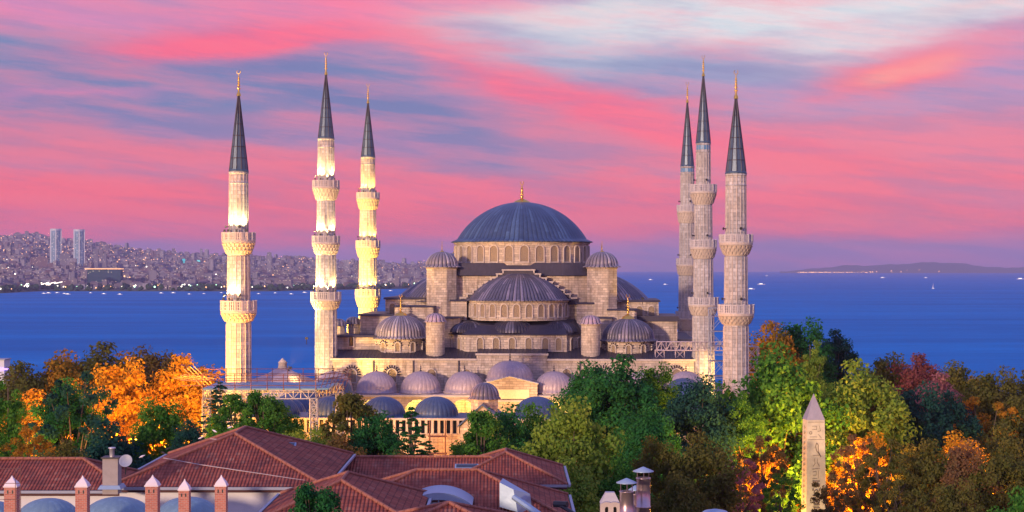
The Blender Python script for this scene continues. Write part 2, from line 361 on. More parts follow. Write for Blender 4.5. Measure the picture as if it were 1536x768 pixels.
# islands on the horizon beyond the open sea
def ridge_land(name, tab, Y0, depth):
    mb = MB(); px0, px1 = tab[0][0], tab[-1][0]; cols = [px0+(px1-px0)*i/60 for i in range(61)]
    for k, (dy, hf) in enumerate(((0, 0), (.15, .35), (.4, .8), (.6, 1), (.8, .75), (1, 0))):
        for px in cols:
            Y = Y0+depth*dy; h = (HY+5-interp(px, tab))*(Y0+depth*.6)/F+6*math.sin(px*.11)*hf+5*math.sin(px*.27)*hf
            mb.v.append(((px-768)*Y/F, Y, SEA-1+max(0, h)*hf))
    n_ = len(cols)
    for j in range(5):
        for i in range(n_-1): mb.f.append((j*n_+i, j*n_+i+1, (j+1)*n_+i+1, (j+1)*n_+i)); mb.sm.append(True)
    return tag(mb.obj(name, HILL), kind='structure')
ridge_land('island_hills', [(1170, 405), (1200, 403), (1240, 399), (1270, 396), (1310, 396), (1350, 394), (1400, 391), (1440, 393), (1480, 398), (1510, 400), (1545, 397), (1620, 396), (1700, 400), (1750, 406)], 21000, 3000)
# haze
m = bpy.data.materials.new('haze_air'); m.use_nodes = True; t = NT(m.node_tree); t.n.clear()
pv = t.new('ShaderNodeVolumePrincipled'); pv.inputs['Density'].default_value = 4.6e-5; pv.inputs['Color'].default_value = (.56, .56, .98, 1); pv.inputs['Anisotropy'].default_value = 0
o_ = t.new('ShaderNodeOutputMaterial'); t.l.new(pv.outputs[0], o_.inputs['Volume'])
hz = MB().box(-13500, 13500, -2500, 29500, -56, 345).obj('haze', m); tag(hz, 'thin violet evening haze over the sea and far city', 'haze', kind='stuff')

# ---------------------------------------------------------------- far city
def citymat(name, c, lit):
    m, t = mat(name); x, y, z = t.sep(t.oc); u = t.m('ADD', x, y)
    fu = t.m('FRACT', t.m('DIVIDE', u, 4.5)); fz = t.m('FRACT', t.m('DIVIDE', z, 3.4))
    win = t.m('MULTIPLY', t.m('MULTIPLY', t.m('GREATER_THAN', fu, .35), t.m('LESS_THAN', fu, .8)), t.m('MULTIPLY', t.m('GREATER_THAN', fz, .3), t.m('LESS_THAN', fz, .75)))
    cell = t.xyz(t.m('FLOOR', t.m('DIVIDE', u, 4.5)), t.m('FLOOR', t.m('DIVIDE', z, 3.4)), t.m('FLOOR', t.m('DIVIDE', y, 9)))
    wn = t.new('ShaderNodeTexWhiteNoise', noise_dimensions='3D'); t.l.new(cell, wn.inputs[0])
    geo = t.new('ShaderNodeNewGeometry'); up = t.m('GREATER_THAN', t.sep(geo.outputs['Normal'])[2], .5)
    rnd = t.noise(t.oc, .012, 2, .5)
    wall = t.mix(rnd, tuple(v*.6 for v in c)+(1,), tuple(min(1, v*1.4) for v in c)+(1,))
    b = t.mix(win, wall, (.06, .07, .1, 1)); b = t.mix(up, b, (.16, .11, .13, 1))
    t.l.new(b, t.b.inputs['Base Color']); t.b.inputs['Roughness'].default_value = .9
    on = t.m('MULTIPLY', t.m('MULTIPLY', win, t.m('GREATER_THAN', wn.outputs[0], 1-lit)), t.m('SUBTRACT', 1, up))
    t.put(t.b.inputs['Emission Color'], t.mix(wn.outputs[0], (1, .55, .25, 1), (1, .8, .55, 1))); t.put(t.b.inputs['Emission Strength'], t.m('MULTIPLY', on, 1.3))
    try: m.cycles.emission_sampling = 'NONE'
    except Exception: pass
    return m
CM = [citymat('city_hazed_cream', (.19, .17, .22), .09), citymat('city_hazed_rose', (.17, .12, .16), .09), citymat('city_hazed_white', (.25, .25, .33), .07), citymat('city_hazed_grey', (.18, .18, .26), .04)]  # wall colours darkened and blued to carry distance haze
def block(mb, cx, cy, z0, w, d, h, a, roof):
    M = Matrix.Translation((cx, cy, z0)) @ Matrix.Rotation(a, 4, 'Z')
    mb.box(-w/2, w/2, -d/2, d/2, -8, h, M)
    if roof: mb.add([(-w/2-.6, -d/2-.6, h+.05), (w/2+.6, -d/2-.6, h+.05), (w/2+.6, d/2+.6, h+.05), (-w/2-.6, d/2+.6, h+.05), (-w/4, 0, h+3.5), (w/4, 0, h+3.5)],
                    [(0, 1, 5, 4), (1, 2, 5), (2, 3, 4, 5), (3, 0, 4), (3, 2, 1, 0)], M=M)
    else:
        mb.box(-w/2, w/2, -d/2, -d/2+.5, h, h+1.2, M); mb.box(-w*.15, w*.2, -d*.1, d*.25, h, h+3, M)
spots = []
for k in range(5200):
    px = random.uniform(-60, 800); tt = random.random()**1.25*.97+.012
    s0 = shoreY(px); Y = s0+(Yfar-s0)*tt
    if tt < .06 and random.random() < .55: continue
    if px > 560 and random.random() < .35: continue
    spots.append((px, Y))
spots.sort(key=lambda q: q[1])
near = [q for q in spots if -10 < q[0] < 640][:300]; nearset = set(near)
bulk = [MB() for _ in CM]
for px, Y in spots:
    w = random.uniform(13, 30); d = random.uniform(12, 22); h = random.choice((9, 12, 14, 16, 18, 20, 24)) * random.uniform(.9, 1.15)
    if random.random() < .04: h *= random.uniform(1.6, 2.6); w *= .8
    a = random.uniform(-.5, .5); X = (px-768)*Y/F; z0 = city_z(px, Y); r_ = random.random() < .6 and h < 22; mi = random.choice((0, 0, 1, 2, 2, 3))
    if (px, Y) in nearset:
        mb = MB(); block(mb, 0, 0, 0, w, d, h, a, r_)
        tag(mb.obj('city_block', CM[mi], loc=(X, Y, z0)), 'small apartment block in the hazy town near the far shore', 'building', 'apartment blocks of the far shore')
    else: block(bulk[mi], X, Y, z0, w, d, h, a, r_)
for b_, m_ in zip(bulk, CM): tag(b_.obj('city_buildings', m_), 'mass of tiny pale buildings climbing the hazy far hills', 'buildings', kind='stuff')
# the two slim glass towers, the dark glass hotel and a few others
TWR = citymat('tower_glass', (.22, .36, .55), .12); TWR_E = plain('tower_edge', (.42, .5, .62), .5)
for (pl, pr, pt, pb, lab) in ((76, 92, 345, 390, 'slim pale glass tower, its twin beyond a gap, face plain to the top'), (111, 127, 346, 392, 'slim glass tower with one bright white vertical edge strip')):
    Y = 6600.; w = (pr-pl)*Y/F; X = ((pl+pr)/2-768)*Y/F; z0 = Zp(pb+12, Y); h = Zp(pt, Y)-z0
    r_ = thing('glass_tower', (X, Y, z0), lab, 'tower', group='twin glass towers')
    MB().lathe([(w*.5, 0), (w*.5, h), (w*.46, h+2), (.01, h+2)], 20, smooth=False).obj('tower_body', TWR, r_)
    mb = MB()
    for a in (-.9, .25, 1.3): mb.box(w*.52*math.sin(a)-2.2, w*.52*math.sin(a)+2.2, -w*.52*math.cos(a)-1.5, -w*.52*math.cos(a)+1.5, 0, h+5)
    mb.obj('vertical_fin', TWR_E, r_)
    MB().lathe([(w*.53, h-3), (w*.53, h+5), (w*.5, h+5)], 20, smooth=False).obj('crown_band', TWR_E, r_)
EM_W = emis('lamp_white', (1, .92, .75), 4); EM_O = emis('lamp_orange', (1, .5, .2), 3.2); EM_G = emis('lamp_green', (.5, 1, .6), 4); EM_C = emis('lamp_cyan', (.1, .7, .75), .8)
HOT = citymat('hotel_glass', (.012, .06, .12), .05)
Y = 4850.; r_ = thing('hotel_block', (P(158, 436, Y).x, Y, SEA+3), 'dark blue glass hotel slab with an orange-lit roof edge near the far shore', 'hotel')
hh = Zp(404, Y)-SEA-3
MB().box(-50, 2, -14, 14, -3, hh).obj('hotel_wing', HOT, r_); MB().box(2.2, 50, -20, 12, -3, hh-1).obj('hotel_wing', HOT, r_)
MB().box(-56, 52, -22, 15, hh+.3, hh+3).obj('roof_canopy', emis('roof_glow', (1, .5, .22), 1.3), r_)
for (px, pt, w, c, lab) in ((144, 374, 18, 3, 'dark slender high-rise above the hotel slab'), (157, 380, 16, 3, 'short dark high-rise beside the slender one above the hotel'), (98, 381, 40, 3, 'dark office block between the two glass towers'),
                    (404, 379, 16, 2, 'single pale high-rise in the hazy town between two minarets'), (60, 386, 60, 1, 'broad pink block in front of the hazy town slope'), (108, 388, 34, 2, 'bright white block below the twin glass towers')):
    Y = 6300.; mb = MB(); block(mb, 0, 0, 0, w, 18, Zp(pt, Y)-Zp(425, Y), .1, False)
    tag(mb.obj('high_rise', CM[c], loc=(P(px, 0, Y).x, Y, Zp(425, Y))), lab, 'building')
for (px, py) in ((276, 389), (298, 391)):
    Y = 8200.; q = P(px, py, Y); mb = MB(); mb.box(-4, 4, -4, 4, -60, 3); mb.box(-8, 8, -4.3, -4.1, -7, 3)
    tag(mb.obj('lit_tower', EM_C, loc=q), 'cyan-lit tower glowing faintly in the hazy town', 'tower', 'cyan-lit towers')
# fan-shaped white lights structure at the waterfront
Y = 4700.; q = P(24, 437, Y); r_ = thing('lit_pavilion', (q.x, Y, SEA+3), 'waterfront pavilion crowned by a fan of white light bars', 'pavilion')
MB().box(-34, 34, -8, 8, 0, 4).obj('base', CM[2], r_)
for k in range(15):
    a = (k-7)*.085; mb = MB(); mb.tube((a*230*.45, -9, 5), (a*230, -9, 16-abs(k-7)*-.9), 1.1, 5); mb.obj('light_bar', emis('bar_glow', (1, .85, .7), 3) if k == 0 else bpy.data.materials['bar_glow'], r_)
q = P(2, 430, Y); mb = MB(); mb.lathe([(0.01, -6), (5, -3), (6, 2), (4, 6), (.01, 7)], 10); tag(mb.obj('floodlight', emis('flood_orange', (1, .45, .08), 5), loc=q), 'big orange floodlight glowing beside the waterfront pavilion', 'lamp')
# lamps of the far city
ico = MB(); ico.lathe([(.01, -1), (.7, -.7), (1, 0), (.7, .7), (.01, 1)], 6)
lm = {}
for nm, mt in (('w', EM_W), ('o', EM_O), ('g', EM_G)):
    o = ico.obj('street_lamp', mt); lm[nm] = o.data; bpy.data.objects.remove(o)
lights = []
for k in range(150): px = random.uniform(0, 640); lights.append((px, shoreY(px)+random.uniform(5, 260), random.uniform(7, 12), random.choice('wwogow'), random.uniform(1.3, 2.6)))
for k in range(130): px = random.uniform(-5, 640)*random.random()**.3; Y = random.uniform(5200, 7500); lights.append((px, Y, random.uniform(10, 22), random.choice('wwoo'), random.uniform(1.3, 2.6)))
for px, Y, dz, c, s_ in lights:
    z0 = city_z(px, Y)+dz; o = link('street_lamp', lm[c], loc=((px-768)*Y/F, Y, z0)); o.scale = (s_,)*3
    tag(o, 'tiny point of light among the far city blocks', 'lamp', 'lamps of the far city')
mb = MB()
for k in range(520):
    px = random.choice((random.uniform(-5, 250), random.uniform(0, 640))); Y = random.uniform(7300, Yfar-100); z0 = city_z(px, Y)+random.uniform(10, 25); s_ = random.uniform(1.2, 2.7)
    mb.lathe([(.01, -s_), (s_, 0), (.01, s_)], 5, M=Matrix.Translation(((px-768)*Y/F, Y, z0)))
tag(mb.obj('hill_lights', EM_O), 'scatter of tiny orange and white lights over the far hills', 'lights', kind='stuff')
mb = MB()
for k in range(150):
    px = random.uniform(1195, 1310) if k < 90 else random.uniform(1230, 1450); Y = 20900. if k < 80 else 20900+random.random()*1400
    tz = SEA+3+(0 if k < 80 else (Y-20900)/1400*max(0, (HY-interp(px, [(1170, 406), (1270, 397), (1400, 392), (1480, 399), (1540, 398)])))*21800/F)
    s_ = random.uniform(3.5, 8); mb.lathe([(.01, -s_), (s_, 0), (.01, s_)], 5, M=Matrix.Translation(((px-768)*Y/F, Y, tz+s_)))
tag(mb.obj('island_lights', EM_O), 'string of tiny lights along the distant island shore', 'lights', kind='stuff')
# wooded shoreline
mb = MB()
for k in range(520):
    px = random.uniform(-40, 820); off = random.uniform(8, 200)
    if px > 585: off = random.uniform(8, 900)
    Y = shoreY(px)+off; r0 = random.uniform(5, 10); Xc = (px-768)*Y/F; zc = city_z(px, Y)
    ph = [random.uniform(.75, 1.25) for _ in range(8)]
    vs, fs = [], []
    for (rr, zz) in ((.35, 0), (.9, .35), (1, .8), (.7, 1.25), (.05, 1.5)):
        for i in range(8): a = 2*PI*i/8; vs.append((Xc+r0*rr*ph[(i+int(zz*3)) % 8]*math.cos(a), Y+r0*rr*math.sin(a), zc+r0*zz*ph[(i*3) % 8]))
    for j in range(4):
        for i in range(8): fs.append((j*8+i, j*8+(i+1) % 8, (j+1)*8+(i+1) % 8, (j+1)*8+i))
    mb.add(vs, fs)
tag(mb.obj('shore_woods', plain('shore_leaf', (.025, .06, .03), 1, var=.5, scale=.05)), 'dark belt of trees along the far shore', 'woods', kind='stuff')

# ---------------------------------------------------------------- boats
HULL = plain('boat_hull', (.75, .76, .8), .5, var=.08); CABIN = emis('cabin_glow', (1, .95, .8), 1.6); SAIL = plain('sail_cloth', (.75, .75, .78), .8)
def hull_mesh(L, B, H):
    mb = MB(); st = [(-.5, .75, 1.0), (-.2, 1, .92), (.2, .85, .95), (.42, .4, 1.1), (.5, .03, 1.25)]; vs = []
    for sx, sb, sh in st: vs += [(sx*L, -sb*B/2, sh*H), (sx*L, -sb*B/2*.6, 0), (sx*L, sb*B/2*.6, 0), (sx*L, sb*B/2, sh*H)]
    fs = []
    for i in range(4):
        a = i*4; fs += [(a, a+1, a+5, a+4), (a+1, a+2, a+6, a+5), (a+2, a+3, a+7, a+6), (a+3, a, a+4, a+7)]
    fs += [(3, 2, 1, 0), (16, 17, 18, 19)]; mb.add(vs, fs); return mb
def boat(px, py, L, label, rz=0, sail=False, group=None, glow=True):
    Y = (ZC-SEA)*F/(py-HY); b = thing('sailing_boat' if sail else 'motor_boat', ((px-768)*Y/F, Y, SEA-.2), label, 'sailboat' if sail else 'boat', rz, group)
    hull_mesh(L, L*.28, L*.09).obj('hull', HULL, b)
    mb = MB(); mb.box(-L*.28, L*.15, -L*.09, L*.09, L*.085, L*.17, taper=L*.015); mb.obj('cabin', CABIN if glow else HULL, b)
    if sail:
        MB().tube((0, 0, L*.1), (0, 0, L*1.3), L*.012).obj('mast', HULL, b)
        s = MB(); s.add([(-.02*L, -.01, .22*L), (-.45*L, -.06*L, .22*L), (-.02*L, -.01, 1.25*L), (-.02*L, .02, .22*L), (-.45*L, -.05*L, .22*L), (-.02*L, .02, 1.25*L)], [(0, 1, 2), (5, 4, 3), (0, 3, 4, 1), (1, 4, 5, 2), (2, 5, 3, 0)]); s.obj('sail', SAIL, b)
    return b
boat(1142, 427, 30, 'largest white motor boat, first seen beyond the blue-roofed minaret', .1); boat(1127, 434, 22, 'white boat just showing from behind the blue-coned minaret', .05)
boat(1400, 433, 14, 'lone white sailing boat on the open sea', .6, True)
boat(1324, 417, 34, 'small lit boat midway along the island lights', 0); boat(1389, 417, 28, 'small lit boat off the end of the island lights', .2); boat(1531, 419, 44, 'pale ship half cut off at the edge of the sea', .1); boat(1150, 414, 24, 'faint boat near the horizon beside the minaret')
boat(998, 427, 18, 'lit boat seen between dome and minarets'); boat(976, 420, 26, 'bright boat just above the dome of the hall'); boat(1096, 428, 16, 'small boat between the two great minarets')
for px in (66, 73, 86, 97, 102, 136, 156, 180, 242, 260, 284, 306, 332, 388, 413, 437, 457, 586):  # boat shapes stand for the white streaks on the water below lamps
    boat(px, interp(px, SHORE)+random.uniform(2, 5), random.uniform(9, 14), 'tiny lit boat shape for a white streak below the far-shore lamps', random.uniform(-.3, .3), group='boat shapes for the streaks below the far-shore lamps')

# ================================================================= MOSQUE
CX, CY, TH = 1.85, 301.0, math.atan(.052); cs, sn = math.cos(TH), math.sin(TH)
def U(px, v): k = (px-768)/F; return (k*(CY+v*cs)-CX-v*sn)/(cs+k*sn)
def WY(u, v): return CY-u*sn+v*cs
def ZZ(py, u, v): return ZC-(py-HY)*WY(u, v)/F
def UZ(px, py, v): u = U(px, v); return u, ZZ(py, u, v)
def arch_prof(w, h, n=8):
    r = w/2; pts = [(-r, 0)]+[(-r*math.cos(PI*i/n), h-r+r*math.sin(PI*i/n)*1.12) for i in range(n+1)]+[(r, 0)]; return pts
def window_meshes(w, h, t=.16, d=.22):
    inn = arch_prof(w, h); out = [(x*(1+2*t/w), z*(1+t/h) if z > 0 else -t*.6) for x, z in inn]
    n = len(inn); mb = MB(); vs = [(x, -d, z) for x, z in out]+[(x, -d, z) for x, z in inn]+[(x, 0, z) for x, z in inn]+[(x, .1, z) for x, z in out]; fs = []
    for i in range(n-1): fs += [(i, i+1, n+i+1, n+i), (n+i, n+i+1, 2*n+i+1, 2*n+i), (3*n+i, 3*n+i+1, i+1, i)]
    mb.add(vs, fs); mb.box(-w/2-t*1.2, w/2+t*1.2, -d-.04, .1, -t*1.2, 0)
    pane = MB(); pane.poly([(x, -.03, z) for x, z in inn]); return mb, pane
_wc = {}
def window(parent, u, v, z, rz, w=1.1, h=2.2, name='window', pane=LATT, pane_name='lattice'):
    key = (w, h, pane.name)
    if key not in _wc:
        a, b = window_meshes(w, h); oa = a.obj('wf', TRIM); ob = b.obj('wp', pane); _wc[key] = (oa.data, ob.data); bpy.data.objects.remove(oa); bpy.data.objects.remove(ob)
    f = link(name, _wc[key][0], parent, (u, v, z), rz); link(pane_name, _wc[key][1], f); return f
def dome_prof(Rr, h, z0, n=12, eave=0, crown=.0):
    pr = []
    if eave: pr += [(Rr+eave*.6, z0-.35), (Rr+eave, z0-.3), (Rr+eave, z0-.12), (Rr+eave*.35, z0+.12)]
    for i in range(n+1):
        a = PI/2*i/n; pr.append((max(.01, Rr*math.cos(a)), z0+.15*(1-i/n)+h*math.sin(a)))
    return pr
def cap_prof(Rr, h, z0, n=16):
    k = (Rr*Rr+h*h)/(2*h); zc0 = z0+h-k; a0 = math.acos(min(1, Rr/k)) if zc0 <= z0 else -math.asin((zc0-z0)/k)
    a0 = math.atan2(z0-zc0, Rr); return [(max(.01, k*math.cos(a0+(PI/2-a0)*i/n)), zc0+k*math.sin(a0+(PI/2-a0)*i/n)) for i in range(n+1)]
def finial(parent, u, v, z, h, s=1.0, bf=1.0):
    mb = MB(); k = h; s = s*1.35
    pr = [(.9*s*bf, -.15), (.75*s*bf, .04*k), (.35*s*bf, .12*k), (.12*s, .17*k)]
    for c_, rr in ((.25, .26), (.37, .22), (.48, .19), (.58, .16), (.67, .13)): pr += [(.06*s, (c_-.05)*k), (rr*s, c_*k), (.06*s, (c_+.05)*k)]
    pr += [(.05*s, .8*k), (.03*s, .84*k)]
    mb.lathe(pr, 10)
    rc = .075*k
    for i in range(12):
        a = R(120)+R(300)*i/12; b = R(120)+R(300)*(i+1)/12
        mb.tube((rc*math.cos(a), 0, .92*k+rc*math.sin(a)), (rc*math.cos(b), 0, .92*k+rc*math.sin(b)), .04*s, 5)
    return mb.obj('finial', GOLD, parent, (u, v, z))

MQ = thing('mosque', (CX, CY, 0), 'grand grey-domed mosque prayer hall with cascading lead domes', 'mosque', -TH)
# outer lower body
uL, uR = U(497, -26.5), U(1041, -26.5); zw = ZZ(538, 0, -26.5); zc_ = ZZ(530, 0, -26.5); ucl, ucr = U(715, -26.5), U(821, -26.5)
mb = MB(); mb.box(uL, uR, -26.5, 26, 0, zw-.3); mb.box(ucl, ucr, -26.62, -20, .5, zc_-.3)
wallf = mb.obj('outer_wall', ASHLAR, MQ)
mb = MB(); mb.box(uL-.25, ucl+.0, -26.8, -26.4, zw-.32, zw); mb.box(ucr, uR+.25, -26.8, -26.4, zw-.32, zw); mb.box(ucl-.2, ucr+.2, -26.9, -26.3, zc_-.34, zc_)
mb.obj('cornice', TRIM, MQ)
mb = MB(); zr = 12.9  # lead roof over the galleries
def slope(mb, u0, u1, v0, z0, v1, z1, n=0):
    mb.poly([(u0, v0, z0), (u1, v0, z0), (u1, v1, z1), (u0, v1, z1)])
    L = math.hypot(v1-v0, z1-z0)
    for i in range(n):
        uu = u0+(u1-u0)*(i+.5)/n; mb.tube((uu, v0, z0+.03), (uu, v1, z1+.03), .05, 4)
slope(mb, uL, ucl, -26.7, zw, -20, zr+.3, 40); slope(mb, ucr, uR, -26.7, zw, -20, zr+.3, 40); slope(mb, ucl, ucr, -26.8, zc_, -20, zr+.6, 18)
slope(mb, uL, uR, -20, zr+.3, 26, zr+.35, 0)
mb.obj('gallery_roof', LEAD_DK, MQ)
for (px, rad) in ((528, .9), (588, 1.35), (647, 1.0), (700, .8), (585+265, 1.0), (905, 1.3), (970, 1.0), (1015, 1.2)):  # sunburst windows of the outer wall
    u, z = UZ(px, 566, -26.5); f = window(wallf, u, -26.52, z-.8, 0, 1.5, 2.1)
    mb = MB()
    for i in range(11):
        a = PI*i/10; c0 = (u+1.0*math.cos(a), z+.55+1.0*math.sin(a)); c1 = (u+1.55*math.cos(a), z+.55+1.55*math.sin(a)); mb.tube((c0[0], -26.66, c0[1]), (c1[0], -26.66, c1[1]), .1, 4)
    if px in (588, 905, 528, 1015): mb.obj('sunburst', LEAD_DK, wallf)
for u in (U(560, -26.5), U(620, -26.5), U(688, -26.5), U(870, -26.5), U(935, -26.5)):
    MB().box(u-.09, u+.09, -26.78, -26.5, 6.5, zw-.3).obj('downpipe', LEAD_DK, MQ)
# side tiers
def tier(name, px0, px1, v0, v1, pyt, zb, roof_h=.35, mirror=False, m_=ASHLAR, overhang=.35):
    a, b = U(px0, v0), U(px1, v0); zt = ZZ(pyt, (a+b)/2, v0)
    o = MB().box(a, b, v0, v1, zb, zt).obj(name, m_, MQ)
    MB().box(a-overhang, b+overhang, v0-overhang, v1+overhang, zt, zt+roof_h, taper=.12).obj('lead_roof', LEAD_DK, MQ)
    return o, a, b, zt
tr, a_, b_, zt_ = tier('gallery_wall', 503, 622, -21.5, -8, 506, zr)
window(tr, U(527, -21.5), -21.52, zr+.6, 0, .8, 1.6, pane=GLASSD, pane_name='pane')
tier('gallery_wall', 540, 604, -15, 3, 474, zr+2)
o_, a2, b2_, zt2 = tier('gallery_wall', 578, 640, -10, 10, 449, zr)
for k in range(2): window(o_, a2+1.3+2.1*k, -10.02, zt2-3, 0, 1.1, 2.2)
tier('gallery_wall', 958, 1016, -15, 3, 482, zr+.3, .9)
o3, a3, b3, zt3 = tier('gallery_wall', 925, 988, -10, 10, 453, zr)
for k in range(3): window(o3, b3-1.3-2.1*k, -10.02, zt3-3, 0, 1.1, 2.2)
tier('gallery_wall', 1000, 1040, -14, 20, 512, zr)
# stacked buttress masses beside the half dome
for pa, pb, v0, pyt in ((592, 650, -16.5, 461), (676, 700, -14.6, 452), (655, 690, -19, 478), (912, 955, -16.5, 466), (865, 900, -14.6, 456), (884, 918, -17.5, 478)):
    tier('buttress', pa, pb, v0, -9, pyt, zr, .28, overhang=.25)
# core cube with stepped gables
CORE = 12.6; zct = 26.4
core = MB().box(-CORE, CORE, -CORE, CORE, 12, 21.9); core.box(-CORE, CORE, -CORE+.9, CORE-.9, 21.9, 25.6)
core = core.obj('core_wall', ASHLAR, MQ)
mb = MB()  # lead skirt up to the drum
mb.add([(-CORE-.3, -CORE, 25.65), (CORE+.3, -CORE, 25.65), (CORE+.3, CORE, 25.65), (-CORE-.3, CORE, 25.65), (-12, -12, 27.9), (12, -12, 27.9), (12, 12, 27.9), (-12, 12, 27.9)],
       [(0, 1, 5, 4), (1, 2, 6, 5), (2, 3, 7, 6), (3, 0, 4, 7), (4, 5, 6, 7)])
mb.obj('lead_skirt', LEAD_DK, MQ)
def steps(rot):
    mb = MB(); cap = MB(); M = Matrix.Rotation(rot, 4, 'Z')
    zt0 = ZZ(404, 0, -13.4); hw0 = 2.85; n = 7; zlow = ZZ(446, 0, -13.4); wst = (10.3-hw0)/n; dz = (zt0-zlow)/n
    for s in (-1, 1):
        for i in range(n+1):
            xa = 0 if i == 0 else hw0+wst*(i-1); xb = hw0+wst*i; zt = zt0-dz*i
            mb.box(min(s*xa, s*xb), max(s*xa, s*xb), -13.4, -11.6, 20.5, zt-.22, M)
            cap.box(min(s*xa, s*(xb+.12)), max(s*xa, s*(xb+.12)), -13.55, -11.6, zt-.218, zt, M)
            if i: cap.box(min(s*(xa-.22), s*xa)-.0, max(s*(xa-.22), s*xa), -13.56, -13.3, zt, zt+dz-.22, M)
    g = mb.obj('stepped_gable', LEAD_DK, MQ); cap.obj('step_coping', TRIM, g)
for r_ in (0, PI/2, PI, -PI/2): steps(r_)
# drum and great dome
zd0, zd1 = 27.5, 31.6
drum = MB().lathe([(12.3, zd0), (12.3, zd1-.3), (12.55, zd1-.25), (12.65, zd1+.05), (12.0, zd1+.1)], 84, smooth=False).obj('drum', ASHLAR_ROUND, MQ)
for i in range(28):
    a = -PI/2+(i+.35)*2*PI/28
    if math.sin(a) > .35: continue
    window(drum, 12.31*math.cos(a), 12.31*math.sin(a), zd0+.65, a+PI/2, 1.45, 2.75)
for i in range(28):
    a = -PI/2+(i+.85)*2*PI/28
    if math.sin(a) > .3: continue
    M = Matrix.Rotation(a, 4, 'Z'); MB().box(12.25, 12.55, -.28, .28, zd0, zd1-.3, M).obj('pilaster', TRIM, drum) if False else None
zt = ZZ(303, 0, 0)
e_ = [(12.4, zd1+.06), (13.0, zd1+.1), (13.0, zd1+.24), (12.35, zd1+.5)]
cp = cap_prof(11.9, zt-zd1-.7, zd1+.7, 20)
gd = MB().lathe(e_+cp, ribs=88, amp=.12).obj('great_dome', LEAD, MQ)
finial(gd, 0, 0, zt, ZZ(272, 0, 0)-zt, 1.35)
# half domes with their window drums
def half_dome(rot, cv, Rr, zs, h, nwin, ribs, m_=LEAD_MID):
    M = Matrix.Rotation(rot, 4, 'Z'); a0, a1 = PI, 2*PI
    base = MB().lathe([(Rr, zs-3.4), (Rr, zs-.3), (Rr+.25, zs-.2), (Rr+.25, zs)], 60, c=(0, -cv), a0=a0, a1=a1, smooth=False, M=M).obj('half_drum', ASHLAR_ROUND, MQ)
    d = MB().lathe([(Rr+.1, zs), (Rr+.55, zs+.02), (Rr+.55, zs+.16), (Rr-.1, zs+.3)]+cap_prof(Rr-.2, h-.35, zs+.35, 14), c=(0, -cv), a0=a0, a1=a1, ribs=ribs, amp=.32, M=M).obj('half_dome', m_, MQ)
    for i in range(nwin):
        a = PI+PI*(i+.5)/nwin; p = M @ Vector((Rr*math.cos(a)*1.001, -cv+Rr*math.sin(a)*1.001, zs-2.75)); window(base, p.x, p.y, p.z, a+PI/2+rot, 1.05, 2.15)
    return d
zs = ZZ(452, 0, -20.5)
half_dome(0, 11.6, 8.9, zs, ZZ(409, 0, -13)-zs, 13, 84)
half_dome(-PI/2, 12, 11.2, 20.9, 5.4, 13, 92); half_dome(PI/2, 12, 11.4, 20.9, 5.6, 13, 92)
# lower tier of exedrae
zb, zt4 = ZZ(527, 0, -22.6), ZZ(503, 0, -22.6); ul, ur = U(699, -22.6), U(850, -22.6); ul2, ur2 = U(668, -17), U(874, -17)
pl = [(ul2, -15), (ul2, -17.5), (ul, -22.6), (ur, -22.6), (ur2, -17.5), (ur2, -15)]
exw = MB().prism(pl, zb-.8, zt4).obj('exedra_wall', ASHLAR, MQ)
MB().prism([(p[0]*1.02, p[1]-.3) for p in pl], zt4, zt4+.16).obj('cornice', LEAD_DK, MQ)
for px in (720, 744, 768, 793, 818, 838): window(exw, U(px, -22.6), -22.62, zb+.15, 0, 1.0, 2.1)
for s, (ua, ub) in ((1, (ur, ur2)), (-1, (ul, ul2))):
    an = math.atan2(5.1, (ub-ua)*s)*s
    for k in (.3, .72): window(exw, ua+(ub-ua)*k+.02*s, -22.6+5.1*k-.02, zb+.15, an, .9, 2.0)
mb = MB(); apex = [(ul2*.88, -13.5, 18.0), (ur2*.88, -13.5, 18.0)]
b = [(p[0], p[1], zt4+.17) for p in pl]
mb.poly([b[1], b[2], (ul*.95, -20.6, 17.1), apex[0]]); mb.poly([b[2], b[3], (ur*.95, -20.6, 17.1), (ul*.95, -20.6, 17.1)]); mb.poly([b[3], b[4], apex[1], (ur*.95, -20.6, 17.1)]); mb.poly([apex[0], (ul*.95, -20.6, 17.1), (ur*.95, -20.6, 17.1), apex[1]])
mb.obj('exedra_roof', LEAD_DK, MQ)
for px, v, r_, rr, py in ((769, -18.5, 0, 4.1, 479), (706, -18.0, -.7, 3.6, 482), (836, -18.0, .7, 3.6, 482)):
    u = U(px, v); M = Matrix.Translation((u, v, 0)) @ Matrix.Rotation(r_, 4, 'Z')
    MB().lathe(dome_prof(rr, ZZ(py, u, v)-zt4-.2, zt4+.25, 10), a0=PI, a1=2*PI, ribs=44, amp=.16, M=M).obj('exedra_dome', LEAD_DK, MQ)
# weight towers
for px, v, vis in ((663, -12.4, 1), (903, -12.4, 1)):
    for vv in (v, -v):
        u = U(px, v); zt5 = ZZ(401, u, v)
        w = MB().lathe([(2.85, 17.5), (2.85, zt5-.25), (3.0, zt5-.2), (3.0, zt5)], 8, smooth=False).obj('weight_tower', ASHLAR_SMALL, MQ, (u, vv, 0), PI/8)
        MB().lathe([(3.2, zt5+.01), (3.2, zt5+.12)]+dome_prof(2.75, ZZ(377, u, v)-zt5-.2, zt5+.15, 9), ribs=24, amp=.22).obj('tower_dome', LEAD_GREY, w)
        finial(w, 0, 0, ZZ(378, u, v), ZZ(362, u, v)-ZZ(378, u, v), .42)
